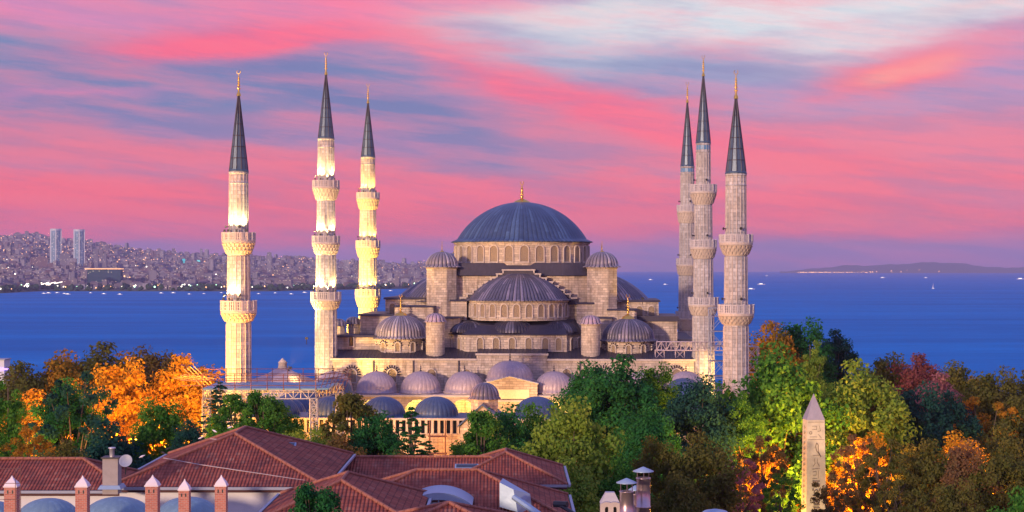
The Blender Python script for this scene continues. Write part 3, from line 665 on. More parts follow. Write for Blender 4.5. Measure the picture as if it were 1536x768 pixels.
# corner domes
for px, pt, pb in ((601, 472, 509), (942, 477, 513)):
    v = -19.2; u = U(px, v); zs_ = ZZ(pb, u, v-4); zt6 = ZZ(pt, u, v)
    dr = MB().lathe([(4.35, 11.5), (4.35, zs_-.2), (4.55, zs_-.15), (4.55, zs_)], 40, smooth=False).obj('corner_drum', ASHLAR_SMALL, MQ, (u, v, 0))
    dm = MB().lathe([(4.5, zs_+.01), (4.95, zs_+.03), (4.95, zs_+.15), (4.45, zs_+.3)]+dome_prof(4.35, zt6-zs_-.4, zs_+.35, 12), ribs=44, amp=.26).obj('corner_dome', LEAD_GREY if px < 700 else LEAD_MID, MQ, (u, v, 0))
    finial(dm, 0, 0, zt6, ZZ(441, u, v)-zt6, .95)
    for i in range(5):
        a = -PI/2+(i-2)*.6; window(dr, 4.36*math.cos(a), 4.36*math.sin(a), zs_-2.1, a+PI/2, .75, 1.5)
        mb = MB(); M = Matrix.Rotation(a+PI/2, 4, 'Z')
        for k in range(7):
            b_a = PI*k/6; q0 = M @ Vector((.62*math.cos(b_a), -4.5, zs_-1.0+.62*math.sin(b_a))); q1 = M @ Vector((.92*math.cos(b_a), -4.5, zs_-1.0+.88*math.sin(b_a))); mb.tube(q0, q1, .09, 4)
        mb.obj('sunburst', LEAD_DK, dr)
# slender round turrets
for px, pt, pc, pb in ((653, 483, 470, 537), (886, 486, 473, 538)):
    v = -23.8; u = U(px, v); z1 = ZZ(pt, u, v)
    w = MB().lathe([(1.62, 11), (1.62, z1-.15), (1.75, z1-.1), (1.75, z1)], 20, smooth=False).obj('stair_turret', ASHLAR_SMALL, MQ, (u, v, 0))
    MB().lathe([(1.85, z1+.01), (1.85, z1+.1)]+dome_prof(1.62, ZZ(pc, u, v)-z1-.1, z1+.12, 8), ribs=14, amp=.17).obj('turret_cap', LEAD_PALE, w)
for px, v, pt, pc, pb in ((530, -13, 486, 475, 500), (508, -16, 489, 478, 505)):
    u = U(px, v); z1 = ZZ(pt, u, v)
    w = MB().lathe([(1.7, 12.5), (1.7, ZZ(pb, u, v)), (1.2, ZZ(pb, u, v)), (1.2, z1)], 8, smooth=False).obj('stair_turret', ASHLAR_SMALL, MQ, (u, v, 0), PI/8)
    MB().lathe([(1.35, z1+.01), (1.35, z1+.1)]+dome_prof(1.2, ZZ(pc, u, v)-z1-.1, z1+.12, 8), ribs=12, amp=.15).obj('turret_cap', LEAD_MID, w)
# ---- portico and courtyard
CT = thing('mosque_courtyard', (CX, CY, 0), 'arcaded courtyard ringed by small domes before the prayer hall', 'courtyard', -TH)
def arch_row(mb, us, r, hs, H, v, depth, z0=0, edge=None):
    """wall in the plane v with arched openings centred at us"""
    n = 10
    bounds = [edge[0]]+[(a+b)/2 for a, b in zip(us, us[1:])]+[edge[1]]
    for i, c in enumerate(us):
        x0, x1 = bounds[i], bounds[i+1]
        mb.poly([(x0, v, z0), (c-r, v, z0), (c-r, v, H), (x0, v, H)]); mb.poly([(c+r, v, z0), (x1, v, z0), (x1, v, H), (c+r, v, H)])
        arc = [(c-r*math.cos(PI*k/n), hs+r*math.sin(PI*k/n)*1.15) for k in range(n+1)]
        for (xa, za), (xb, zb_) in zip(arc, arc[1:]):
            mb.poly([(xa, v, za), (xb, v, zb_), (xb, v, H), (xa, v, H)]); mb.poly([(xa, v, za), (xa, v+depth, za), (xb, v+depth, zb_), (xb, v, zb_)])
        mb.poly([(c-r, v, z0), (c-r, v+depth, z0), (c-r, v+depth, hs), (c-r, v, hs)]); mb.poly([(c+r, v, hs), (c+r, v+depth, hs), (c+r, v+depth, z0), (c+r, v, z0)])
vp = -30.2; pdom = [433, 499, 565, 631, 697, 831, 897, 963, 1029]; us = [U(p_, vp) for p_ in pdom]; vf = -34
usall = sorted(us+[U(765, vp)]); zp = ZZ(596, 0, vf)
PORT = stone('portico_stone', (.60, .47, .36), stain=.25)
mb = MB(); arch_row(mb, usall, 2.55, 2.4, zp, vf, .7, edge=(usall[0]-3.6, usall[-1]+3.6)); mb.obj('arcade', PORT, CT)
MB().box(usall[0]-3.6, usall[-1]+3.6, vf-.25, -26.7, zp+.003, zp+.3).obj('cornice', TRIM, CT)
def small_dome(u, v, r, zs_, zt7, m_, base_m=TRIM, fin=1.2, sqb=None):
    s_ = sqb or r*1.08
    mb = MB(); mb.prism([(s_*math.cos(PI/8+PI/4*i), s_*math.sin(PI/8+PI/4*i)) for i in range(8)], zs_-.75, zs_-.02); b = mb.obj('dome_base', base_m, CT, (u, v, 0))
    d = MB().lathe([(r+.28, zs_-.02), (r+.28, zs_+.1)]+dome_prof(r, zt7-zs_-.1, zs_+.12, 10), ribs=28, amp=.09, seams=False).obj('small_dome', m_, CT, (u, v, 0))
    if fin: MB().lathe([(.22, -.1), (.16, .12*fin), (.05, .25*fin), (.16, .42*fin), (.05, .55*fin), (.11, .68*fin), (.03, .8*fin), (.02, fin)], 8).obj('finial', LEAD_DK, d, (0, 0, zt7))
for u in us: small_dome(u, vp, 3.3, ZZ(588, u, vp), ZZ(557, u, vp), LEAD_PALE)
# lead roof between the domes
MB().box(usall[0]-3.6, usall[-1]+3.6, vf, -26.7, zp+.31, zp+.42).obj('roof_deck', LEAD_PALE, CT)
# portal
u = U(765, -34); a_, b_ = U(725, -34.6), U(806, -34.6); zpt = ZZ(576, u, -34.6)
mb = MB(); mb.box(a_, b_, -34.6, -27, 0, zpt); mb.add([(a_, -34.6, zpt), (b_, -34.6, zpt), (u, -34.6, zpt+1.1), (a_, -27, zpt), (b_, -27, zpt), (u, -27, zpt+1.1)], [(0, 1, 2), (3, 5, 4), (0, 2, 5, 3), (2, 1, 4, 5)])
pt_ = mb.obj('portal', PORT, CT)
MB().box(U(736, -34.6), U(794, -34.6), -34.72, -34.6, ZZ(598, u, -34.6), ZZ(584, u, -34.6)).obj('inscription_panel', CREAM, pt_)
mb = MB(); mb.box(a_-.2, b_+.2, -34.9, -34.5, ZZ(603, u, -34.6), ZZ(600, u, -34.6)); mb.tube((a_-.2, -34.7, zpt+.05), (u, -34.7, zpt+1.25), .14, 4); mb.tube((b_+.2, -34.7, zpt+.05), (u, -34.7, zpt+1.25), .14, 4); mb.obj('cornice', TRIM, pt_)
small_dome(U(765, vp), vp, 3.8, ZZ(570, 0, vp), ZZ(541, 0, vp), LEAD_PALE, fin=1.5)
# near row, outer wall and gate
vn = -89; vo = -93; pn = [417, 496, 575, 654, 805, 884, 963, 1042]
u0, u1 = U(362, vo), U(1100, vo); zg = ZZ(628, 0, vo)
mb = MB(); mb.box(u0, u1, vo, vo+.8, -8, ZZ(652, 0, vo)); ow = mb.obj('outer_wall', PORT, CT)
zl = ZZ(652, 0, vo); mb = MB(); mb.box(u0, u1, vo+.15, vo+.6, zl, zl+.003+.1); k = 0; uu = u0
while uu < u1: mb.box(uu, uu+.32, vo+.05, vo+.6, zl+.1, zg-.25); uu += .82
mb.box(u0, u1, vo-.05, vo+.75, zg-.25, zg); mb.obj('window_gallery', TRIM, CT)
MB().box(u0, u1, vo+.7, vo+.8, zl+.1, zg-.25).obj('gallery_glass', GLASSD, CT)
MB().box(u0, u1, vo+.8, -85.2, zg-.3, zg+.05).obj('roof_deck', LEAD, CT)
for p_ in pn: u = U(p_, vn); small_dome(u, vn, 2.85, ZZ(626, u, vn), ZZ(595, u, vn), LEAD, fin=0)
us_in = [U(p_, -85) for p_ in pn]; mb = MB(); arch_row(mb, [U(p_, -85) for p_ in pn], 2.4, 2.2, zg-.4, -85.3, .5, edge=(u0, u1)); mb.obj('arcade', PORT, CT)
# side wings
for side in (-1, 1):
    uw = U(362, vo)+3.4 if side < 0 else U(1100, vo)-3.4
    MB().box(uw-3.4, uw+3.4, -85, -34.2, 0, 6.2).obj('side_wing', PORT, CT)
    for k in range(7): small_dome(uw, -81.5+k*6.9, 2.85, 6.9, 9.4, LEAD, fin=0)
# gate
ug = U(726, -92); a_, b_ = U(690, -94.6), U(762, -94.6); zga = ZZ(640, ug, -94.6); zgp = ZZ(608, ug, -94.6)
mb = MB(); mb.box(a_, b_, -94.6, -88, -6, zga); mb.add([(a_, -94.6, zga), (b_, -94.6, zga), (ug, -94.6, zgp), (a_, -88, zga), (b_, -88, zga), (ug, -88, zgp)], [(0, 1, 2), (3, 5, 4), (0, 2, 5, 3), (2, 1, 4, 5)])
gt = mb.obj('gate', ASHLAR, CT)
mb = MB()
for e in (a_, b_):
    s = -1 if e == a_ else 1; mb.add([(e+s*.3, -95, zga-.1), (ug, -95, zgp-.02), (ug, -87.8, zgp-.02), (e+s*.3, -87.8, zga-.1), (e+s*.3, -95, zga+.12), (ug, -95, zgp+.22), (ug, -87.8, zgp+.22), (e+s*.3, -87.8, zga+.12)], [(0, 1, 5, 4), (4, 5, 6, 7), (3, 2, 1, 0), (0, 4, 7, 3)])
mb.obj('gate_roof', LEAD, gt)
zb7 = ZZ(613, ug, -91); zs7 = ZZ(598, ug, -91)
MB().lathe([(1.85, zb7-1.5), (1.85, zs7-.1), (2.0, zs7)], 8, smooth=False).obj('gate_drum', ASHLAR_SMALL, CT, (ug, -91, 0), PI/8)
MB().lathe([(2.05, zs7), (2.05, zs7+.1)]+dome_prof(1.85, ZZ(575, ug, -91)-zs7, zs7+.1, 9), ribs=20, amp=.09).obj('gate_dome', LEAD_MID, CT, (ug, -91, 0))
window(gt, ug, -94.62, 1.5, 0, 1.6, 3.2, pane=GLASSD, pane_name='pane')
# fountain pavilion roof beyond the platform
u, v = U(427, -20), 0
kx = P(424, 575, 283); kp = thing('fountain_kiosk', (kx.x, 283, 0), 'low pale lead-roofed kiosk topped by a little lantern, beyond the steel platform', 'kiosk')
MB().lathe([(6, 0), (6, Zp(577, 283))], 12, smooth=False).obj('kiosk_wall', ASHLAR_SMALL, kp)
MB().lathe([(6.6, Zp(577, 283)), (6.6, Zp(576, 283)+.1), (5.0, Zp(568, 283)), (2.6, Zp(560, 283)), (.9, Zp(552, 283))], 12, smooth=False).obj('kiosk_roof', LEAD_PALE, kp)
MB().lathe([(.85, Zp(553, 283)), (.7, Zp(545, 283)), (.85, Zp(544, 283)), (.5, Zp(541, 283)), (.05, Zp(537, 283))], 8).obj('lantern', TRIM, kp)

# ---------------------------------------------------------------- minarets
def minaret(px, Y, fin, tip, cb, hwc, bal, hws, label, tile_band=False, speakers=True):
    s = Y/F; Z = lambda py: Zp(py, Y)
    r = thing('minaret', ((px-768)*s, Y, 0), label, 'minaret', -TH, 'minarets of the mosque')
    secs = [(Z(cb)-.05, hws[0])]; n = 16
    # shaft sections between balconies
    tops = [Z(cb)]+[Z(b[2]) for b in bal]; bots = [Z(b[1]) for b in bal]+[-6]
    shaft = MB()
    for i, (zt_, zb_) in enumerate(zip(tops, bots)):
        w = hws[i]*s; w2 = w*1.04
        pr = [(w2, zb_), (w, zt_)] if i else [(w2, zb_), (w, zt_-1.6), (w*1.06, zt_-1.55), (w*1.06, zt_-1.4), (w, zt_-1.35), (w, zt_-.3), (w*1.08, zt_-.2), (w*1.08, zt_)]
        if i == len(tops)-1: pr = [(w*1.45, -6), (w*1.45, 3.5), (w*1.08, 7.0), (w*1.05, 7.3), (w, zt_)]
        shaft.lathe(pr, n, smooth=False)
    sh = shaft.obj('shaft', ASHLAR_PALE, r)
    ring = MB()
    for i, (zt_, zb_) in enumerate(zip(tops, bots)):   # slim ribs at the edges of the faceted shaft
        w = hws[i]*s
        for k in range(n): a = 2*PI*k/n; ring.tube((w*1.04*math.cos(a), w*1.04*math.sin(a), max(zb_, 7.3)), (w*1.0*math.cos(a), w*1.0*math.sin(a), zt_-.3), .055, 4)
    ring.obj('edge_ribs', TRIM, sh)
    if tile_band: MB().lathe([(hws[0]*s*1.03, Z(cb)-1.1), (hws[0]*s*1.03, Z(cb)-.35)], n, smooth=False).obj('tile_band', plain('blue_tile', (.1, .25, .45), .4, var=.5, scale=6) if 'blue_tile' not in bpy.data.materials else bpy.data.materials['blue_tile'], sh)
    # cone
    cw = hwc*s; zc0, zc1 = Z(cb), Z(tip)
    cone = MB().lathe([(cw*1.05, zc0), (cw*1.07, zc0+.15), (cw*.97, zc0+.3)]+[(max(.09, cw*.97*(1-t_**1.08)), zc0+.3+(zc1-zc0-.3)*t_) for t_ in [i/12 for i in range(1, 13)]], 12, smooth=False).obj('spire', SPIRE, r)
    seam = MB()
    for k in range(12):
        a = 2*PI*k/12; seam.tube((cw*.98*math.cos(a), cw*.98*math.sin(a), zc0+.3), (.09*math.cos(a), .09*math.sin(a), zc1), .055, 4)
    for t_ in (.15, .3, .45, .6, .75): rr = cw*.97*(1-t_**1.08); seam.lathe([(rr+.05, zc0+.3+(zc1-zc0-.3)*t_-.05), (rr+.06, zc0+.3+(zc1-zc0-.3)*t_+.05)], 12, smooth=False)
    seam.obj('lead_seams', LEAD_DK, cone)
    finial(r, 0, 0, zc1-.1, Z(fin)-zc1+.1, .85, .3)
    # balconies
    for bi, (pt, pm, pb, hw) in enumerate(bal):
        w = hw*s; wi = hws[bi+1]*s; z0, z1, z2 = Z(pb), Z(pm), Z(pt); nb = 16
        cor = MB().lathe([(wi, z0-.15), (wi*1.07, z0), (wi*1.07+.02, z0+.08), (w*.94, z1-.35), (w, z1-.3), (w, z1), (wi*.8, z1)], nb*2, smooth=False)
        H = z1-.4-z0; tiers = 3
        for tI in range(tiers):
            za, zb_ = z0+H*tI/tiers, z0+H*(tI+1)/tiers; ra = wi*1.07+(w*.94-wi*1.07)*(tI+.55)/tiers+.12
            for k in range(22):
                a = 2*PI*(k+.5*(tI % 2))/22; M = Matrix.Rotation(a, 4, 'Z'); hwid = PI*ra/22*.62
                cor.add([(ra-.35, -hwid, zb_), (ra+.1, -hwid, zb_), (ra+.1, hwid, zb_), (ra-.35, hwid, zb_), (ra-.32, -hwid*.3, za), (ra-.12, -hwid*.3, za), (ra-.12, hwid*.3, za), (ra-.32, hwid*.3, za)],
                        [(0, 1, 2, 3), (4, 7, 6, 5), (0, 4, 5, 1), (1, 5, 6, 2), (2, 6, 7, 3)], M=M)
        balc = cor.obj('balcony', TRIM, r)
        par = MB()
        for k in range(nb):
            a = 2*PI*k/nb; b = 2*PI*(k+1)/nb; A = Vector((w*.97*math.cos(a), w*.97*math.sin(a), 0)); B = Vector((w*.97*math.cos(b), w*.97*math.sin(b), 0)); d = (B-A); L = d.length; ang = math.atan2(d.y, d.x)
            M = Matrix.Translation((A.x, A.y, z1)) @ Matrix.Rotation(ang, 4, 'Z'); hp = z2-z1
            par.box(-.12, .12, -.1, .1, 0, hp+.06, M); par.box(.12, L-.12, -.06, .06, 0, .14, M); par.box(.12, L-.12, -.06, .06, hp-.14, hp, M)
            for q in (1, 2): par.box(.12, L-.12, -.05, .05, hp*q/3-.04, hp*q/3+.04, M)
            for q in (1, 2): par.box(L*q/3-.07, L*q/3+.07, -.055, .055, .14, hp-.14, M)
        par.obj('parapet', PARAPET, balc)
        if speakers:
            for a in (-2.75, -1.3):
                ww = hws[bi]*s; M = Matrix.Rotation(a, 4, 'Z'); sp = MB()
                Mx = M @ Matrix.Translation((ww+.1, 0, z2+.75)) @ Matrix.Rotation(PI/2, 4, 'Y'); sp.lathe([(.05, 0), (.05, .18), (.09, .3), (.2, .42), (.2, .44), (.02, .3)], 10, M=Mx); sp.obj('loudspeaker', DARK if a != -2.6 else WHITE, balc)
    return r, Z
FL = []
A_, ZA = minaret(358, 211, 105, 141, 258, 14.5, [(349, 361, 381, 25), (451, 466, 482, 27)], [14, 16.5, 18.5], 'two-balcony minaret with pale yellow floodlit shaft rising behind the steel platform')
B_, ZB = minaret(489, 277.5, 78, 110, 208, 12, [(271, 281, 300, 20.5), (354, 364, 381, 21), (438, 449, 463, 23)], [12, 13.3, 14.8, 16], 'tallest golden-lit three-balcony minaret beside the hall corner, brown-seamed spire')
C_, ZCc = minaret(552, 328.5, 125, 153, 236, 10.5, [(289, 297, 314, 17.5), (361, 370, 386, 18.5), (434, 444, 460, 19.5)], [10.3, 12, 13, 14], 'deep yellow floodlit minaret standing behind the hall, pinkish spire')
D_, ZD = minaret(1104, 207, 105, 145, 261, 15.5, [(352, 364, 382, 25), (457, 470, 486, 27)], [15, 16.8, 18.6], 'unlit two-balcony minaret of white stone with dark blue cone')
E_, ZE = minaret(1055, 274, 83, 112, 215, 11, [(277, 288, 306, 20), (360, 371, 387, 20), (446, 457, 472, 22.5)], [10.5, 13, 14.3, 16], 'unlit three-balcony minaret in the middle of the grey trio, scaffold at its base', True)
F_, ZF = minaret(1031, 325, 123, 152, 250, 10, [(308, 317, 334, 15.5), (388, 397, 412, 16.5), (467, 477, 494, 17.5)], [10, 11.5, 12.6, 13.8], 'slim unlit three-balcony minaret partly hidden behind its taller grey neighbour', True)
def wash(root, z0, rad, r_shaft, angs, Wt, colr, up=9):
    for a in angs:
        x_, y_ = rad*math.cos(a), rad*math.sin(a); fx = MB().box(x_-.12, x_+.12, y_-.12, y_+.12, z0-.35, z0).obj('floodlight', DARK, root)
        lamp('floodlight_beam', (x_, y_, z0+.15), Wt, colr, root, .12, 100, (r_shaft*.3*math.cos(a), r_shaft*.3*math.sin(a), z0+up*.5), .9)
YW = (1, .70, .25); YA = (1, .54, .08); s = 211/F
wash(A_, ZA(349)+.4, 25*s-.35, 14*s, (-2.9, -2.2, -1.5, -.8), 1350, (1, .84, .36), 14); wash(A_, ZA(451)+.4, 27*s-.35, 16*s, (-2.7, -2.0, -1.4), 1350, (1, .80, .32), 14)
s = 277.5/F
for q, hh_, hw in ((271, 20.5, 12), (354, 21, 13.3), (438, 23, 14.8)): wash(B_, ZB(q)+.4, hh_*s-.35, hw*s, (-2.6, -1.9, -1.3, -.6), 2400, YW, 15)
s = 328.5/F
for q, hh_, hw in ((289, 17.5, 10.3), (361, 18.5, 12), (434, 19.5, 13)): wash(C_, ZCc(q)+.4, hh_*s-.35, hw*s, (-2.6, -1.9, -1.2, -.5), 1700, YA, 15)
# ground floods of the building (warm lamps standing at the walls)
def flood(loc, target, W_, colr, ang, label, root=None):
    f = thing('floodlight', loc, label, 'floodlight')
    mb = MB(); mb.tube((0, 0, -.9), (0, 0, 0), .06); mb.box(-.25, .25, -.18, .18, 0, .35); mb.obj('lamp_housing', DARK, f)
    l_ = lamp('floodlight_beam', (0, 0, .6), W_, colr, f, .25, ang, Vector(target)-Vector(loc)); return f
def ML(u, v, z): return (CX+u*cs+v*sn, CY-u*sn+v*cs, z)
flood(ML(-44, 4, 8), ML(-32, 24, 30), 230000, (1, .50, .05), 75, 'floodlight aimed at the yellow minaret from beyond the hall')
flood(ML(-37, -18, 14.5), ML(-26, -8, 19), 16000, (1, .6, .1), 80, 'floodlight washing the yellow side gallery of the hall')
flood(ML(-37, -36, 7), ML(-32, -25, 16), 16000, (1, .55, .12), 70, 'floodlight at the foot of the tallest golden minaret')
flood(ML(-21, -9, 21.6), ML(-14, -12, 25), 6000, YA, 70, 'floodlight shining on the first weight tower')
flood(ML(22, -10, 21.4), ML(16.5, -12, 25), 6000, YA, 70, 'floodlight shining on the second weight tower')
flood(ML(36.5, -33, 6.5), ML(31, -25, 7.5), 12000, (1, .55, .15), 90, 'floodlight glowing at the foot of the scaffolded minaret')
flood(ML(-46, -22, 7), ML(-31.5, -25, 36), 260000, (1, .60, .18), 60, 'floodlight turned up at the tallest golden minaret from the park side')
flood(ML(-27, -31, 9.5), ML(-15, -18, 14), 5000, YA, 90, 'floodlight on the portico roof throwing gold on the first corner dome')
flood(ML(-1, -44, .5), ML(-1, -34, 8), 4200, (1, .56, .16), 75, 'floodlight on the courtyard floor facing the portal')
for i, u in enumerate(usall):
    lamp('arcade_lamp', (u, -30.2, 4.6), 1700, (1, .70, .18), CT, .3)
for i in range(6): lamp('courtyard_lamp', (U(520+i*80, -40), -42, 2.0), 1700, (1, .52, .16), CT, .3)
flood(P(640, 738, 200), ML(U(650, -93), -93, 2), 3500, (1, .5, .12), 130, 'floodlight hidden by the spruce, glowing on the gate wall')
flood(P(700, 735, 199), ML(U(700, -93), -93, 0), 1500, (1, .5, .12), 130, 'floodlight beside the gate glowing through the trees')

# ---------------------------------------------------------------- scaffolds and steel platform
def truss(mb, A, B, h, n, r=.07, w=0.0):
    A = Vector(A); B = Vector(B); up = Vector((0, 0, h))
    mb.tube(A, B, r, 5); mb.tube(A+up, B+up, r, 5)
    for i in range(n):
        p = A+(B-A)*i/n; q = A+(B-A)*(i+1)/n
        mb.tube(p, p+up, r*.7, 4); mb.tube(p+(up if i % 2 else Vector()), q+(Vector() if i % 2 else up), r*.7, 4)
    mb.tube(B, B+up, r*.7, 4)
def lattice_tower(mb, x, y, w, z0, z1, r=.07):
    cs_ = [(x-w/2, y-w/2), (x+w/2, y-w/2), (x+w/2, y+w/2), (x-w/2, y+w/2)]
    for c in cs_: mb.tube((c[0], c[1], z0), (c[0], c[1], z1), r, 5)
    n = max(1, round((z1-z0)/(w*1.1)))
    for i in range(n):
        za, zb_ = z0+(z1-z0)*i/n, z0+(z1-z0)*(i+1)/n
        for k in range(4):
            a, b = cs_[k], cs_[(k+1) % 4]; mb.tube((a[0], a[1], zb_), (b[0], b[1], zb_), r*.7, 4); mb.tube((a[0], a[1], za), (b[0], b[1], zb_), r*.7, 4); mb.tube((b[0], b[1], za), (a[0], a[1], zb_), r*.7, 4)
Yp = 196.; pf = thing('steel_platform', (P(400, 600, Yp).x, Yp, -6), 'blue-decked steel truss platform with rusty railings behind the tiled roof', 'platform')
def L_(px, py, Y=Yp): q = P(px, py, Y); return Vector((q.x-pf.location.x, q.y-Yp, q.z+6))
zt_ = L_(0, 585).z; mb = MB()
x0, x1 = L_(304, 0).x, L_(474, 0).x; yb = 10.5; hT = L_(0, 585).z-L_(0, 598).z
for (A, B, n) in (((x0, 0, zt_-hT), (x1, 0, zt_-hT), 15), ((x0, yb, zt_-hT), (x1+2.2, yb, zt_-hT), 15), ((x0, 0, zt_-hT), (x0, yb, zt_-hT), 8), ((x1, 0, zt_-hT), (x1+2.2, yb, zt_-hT), 8)): truss(mb, A, B, hT, n)
mb.obj('truss', STEEL, pf)
for (xx, yy) in ((x0+.4, .4), (x1-.3, .4), (x0+.4, yb-.4), (x1+1.8, yb-.4)):
    mb = MB(); lattice_tower(mb, xx, yy, .85, 0, zt_-hT); mb.obj('leg', STEEL, pf)
MB().box(x0-.1, x1+1.5, -.1, yb+.1, zt_+.05, zt_+.2).obj('deck', plain('blue_sheeting', (.10, .26, .42), .5, var=.3, scale=1.5), pf)
mb = MB()
for k in range(3):
    zz = zt_+.55+.62*k
    mb.tube((x0-2.6, -.2, zz), (x1+.2, -.2, zz), .045, 4); mb.tube((x0-2.6, yb, zz+.1), (x1+3.2, yb, zz+.1), .045, 4); mb.tube((x1+.2, -.2, zz), (x1+3.2, yb, zz), .045, 4)
for k in range(8): xx = x0+(x1-x0)*k/7; mb.tube((xx, -.2, zt_), (xx, -.2, zt_+2.0), .05, 4); mb.tube((xx+1, yb, zt_), (xx+1, yb, zt_+2.0), .05, 4)
for k in range(7): t_ = k/6; mb.tube((x1+.2+3*t_*.7, yb*t_, zt_-.8), (x1+1.2+3*t_*.7, yb*t_+.5, zt_+2.0), .05, 4)
mb.obj('railing', RUST, pf)
mb = MB()
for k in range(4): mb.tube((x0-.6+.25*k, 1+2*k, zt_+.9), (x0-3.4, -.5+2*k, zt_+1.5), .05, 4); mb.tube((x0-.2, 1+2*k, zt_+.3), (x0-2.3, 2*k, zt_+2.6), .05, 4)
mb.obj('loose_poles', plain('timber', (.5, .3, .12), .8), pf)
# truss bridge and scaffold by the grey minarets
br = thing('scaffold_bridge', ML(31, -27.5, 0), 'white steel truss bridge over the hall roof beside the grey minarets', 'scaffold', -TH)
s27 = WY(31, -27.5)/F; zt_ = ZC-(513-HY)*s27; zb_ = ZC-(526-HY)*s27; off = U(985, -27.5)-31; off2 = U(1087, -27.5)-31; mb = MB()
truss(mb, (off, 0, zb_), (off2, 0, zb_), zt_-zb_, 14, .06); truss(mb, (off, 1.5, zb_), (off2, 1.5, zb_), zt_-zb_, 14, .06)
for i in range(15): x_ = off+(off2-off)*i/14; mb.tube((x_, 0, zt_), (x_, 1.5, zt_), .05, 4)
mb.obj('truss', plain('white_steel', (.40, .34, .42), .5), br)
for xx in (off+.6, off+4.0):
    mb = MB(); lattice_tower(mb, xx, 2.6, 1.5, zr-1.2, zb_, .07); mb.obj('leg', bpy.data.materials['white_steel'], br)
for (px, Y, py, w, lab) in ((1080, 262, 462, 3.3, 'tall tube scaffold standing between the two big grey minarets'), (1128, 214, 520, 1.6, 'slim scaffold hugging the far side of the blue-coned minaret')):
    sc = thing('tube_scaffold', (P(px, 0, Y).x, Y, -2), lab, 'scaffold'); mb = MB(); lattice_tower(mb, 0, 0, w, 0, Zp(py, Y)+2, .06); mb.obj('poles', STEEL, sc)
    mb = MB(); zz = 2
    while zz < Zp(py, Y)+1: mb.box(-w/2, w/2, -w/2, w/2, zz, zz+.06); zz += 2.4
    mb.obj('planks', plain('plank', (.3, .26, .28), .9) if 'plank' not in bpy.data.materials else bpy.data.materials['plank'], sc)
sc = thing('tube_scaffold', (P(656, 0, 206).x, 206, -6), 'rusty tube scaffold against the courtyard wall beside the spruce', 'scaffold'); mb = MB()
for x_ in (-1.0, 1.0):
    for y_ in (0, 1.1): mb.tube((x_, y_, 0), (x_, y_, Zp(632, 206)+6), .07, 5)
for zz in (2.0, 3.6, 5.2, 7, 9.4, 11.6): mb.tube((-1.2, 0, zz), (1.2, 0, zz), .06, 4); mb.tube((-1.2, 1.1, zz), (1.2, 1.1, zz), .06, 4); mb.tube((-1, 0, zz), (-1, 1.1, zz), .06, 4)
mb.obj('poles', RUST, sc); MB().box(-4.2, -.9, -.5, 1.4, 5.6, 6.9, taper=.2).obj('awning', STEEL, sc)

# ---------------------------------------------------------------- obelisk
Yo = 150.; q = P(1220.5, 590, Yo); ob = thing('obelisk', (q.x, Yo, -6), 'tall pale stone obelisk carved with a column of picture signs', 'obelisk', R(4))
so_ = Yo/F; zt_ = q.z+6; zp_ = Zp(629, Yo)+6; zb_ = 3.2
GRAN = plain('pink_granite', (.56, .49, .37), .75, var=.3, scale=2.2); GRAN2 = plain('grey_granite', (.36, .33, .37), .7, var=.25, scale=2)
w1 = 13.3*so_; w0 = w1*1.25
mb = MB(); mb.add([(-w0, -w0, zb_), (w0, -w0, zb_), (w0, w0, zb_), (-w0, w0, zb_), (-w1, -w1, zp_), (w1, -w1, zp_), (w1, w1, zp_), (-w1, w1, zp_)], [(0, 1, 5, 4), (1, 2, 6, 5), (2, 3, 7, 6), (3, 0, 4, 7), (4, 5, 6, 7)])
shf = mb.obj('shaft', GRAN, ob)
mb = MB(); w2 = w1*1.03; mb.add([(-w2, -w2, zp_+.01), (w2, -w2, zp_+.01), (w2, w2, zp_+.01), (-w2, w2, zp_+.01), (0, 0, zt_)], [(0, 1, 4), (1, 2, 4), (2, 3, 4), (3, 0, 4), (3, 2, 1, 0)]); mb.obj('pyramid_tip', GRAN2, ob)
MB().box(-2.1, 2.1, -2.1, 2.1, 1.2, 3.0).box(-2.9, 2.9, -2.9, 2.9, -.3, 1.2).obj('pedestal', TRIM, ob)
gl = MB()
def gy(z): t_ = (z-zb_)/(zp_-zb_); return -(w0+(w1-w0)*t_)-.015
def stroke(pts, r=.016):
    for (xa, za), (xb, zb2) in zip(pts, pts[1:]): gl.tube((xa, gy(za), za), (xb, gy(zb2), zb2), r, 4)
def ringg(cx, cz, rr, r=.022, n=10): stroke([(cx+rr*math.cos(2*PI*i/n), cz+rr*math.sin(2*PI*i/n)) for i in range(n+1)], r)
def zz_(py): return Zp(py, Yo)+6
# register lines and carved signs down the face
for py in (632, 658): stroke([(-w1*.92, zz_(py)), (w1*.92, zz_(py))], .015)
stroke([(-.35, zz_(638)), (.05, zz_(638)), (.05, zz_(643)), (-.35, zz_(643))]); stroke([(.3, zz_(637)), (.42, zz_(645)), (.15, zz_(646))]); ringg(-.5, zz_(648), .12); stroke([(-.6, zz_(654)), (.1, zz_(654))]); stroke([(.2, zz_(650)), (.5, zz_(656))])
stroke([(.05, zz_(663)), (-.05, zz_(668)), (.05, zz_(675)), (.3, zz_(680)), (.45, zz_(684)), (.2, zz_(676)), (.2, zz_(666)), (.05, zz_(663))], .03); stroke([(-.3, zz_(682)), (.4, zz_(681))])
stroke([(-.15, zz_(686)), (-.1, zz_(694)), (-.3, zz_(698))]); stroke([(.15, zz_(686)), (.1, zz_(692)), (.3, zz_(698))]); stroke([(-.35, zz_(702)), (.35, zz_(701))]); stroke([(-.3, zz_(706)), (.0, zz_(705)), (.0, zz_(711)), (-.3, zz_(711))]); stroke([(.2, zz_(704)), (.2, zz_(716))]); stroke([(-.35, zz_(716)), (.1, zz_(716))])
for py in (719, 720.5): stroke([(-.35, zz_(py)), (.35, zz_(py))])
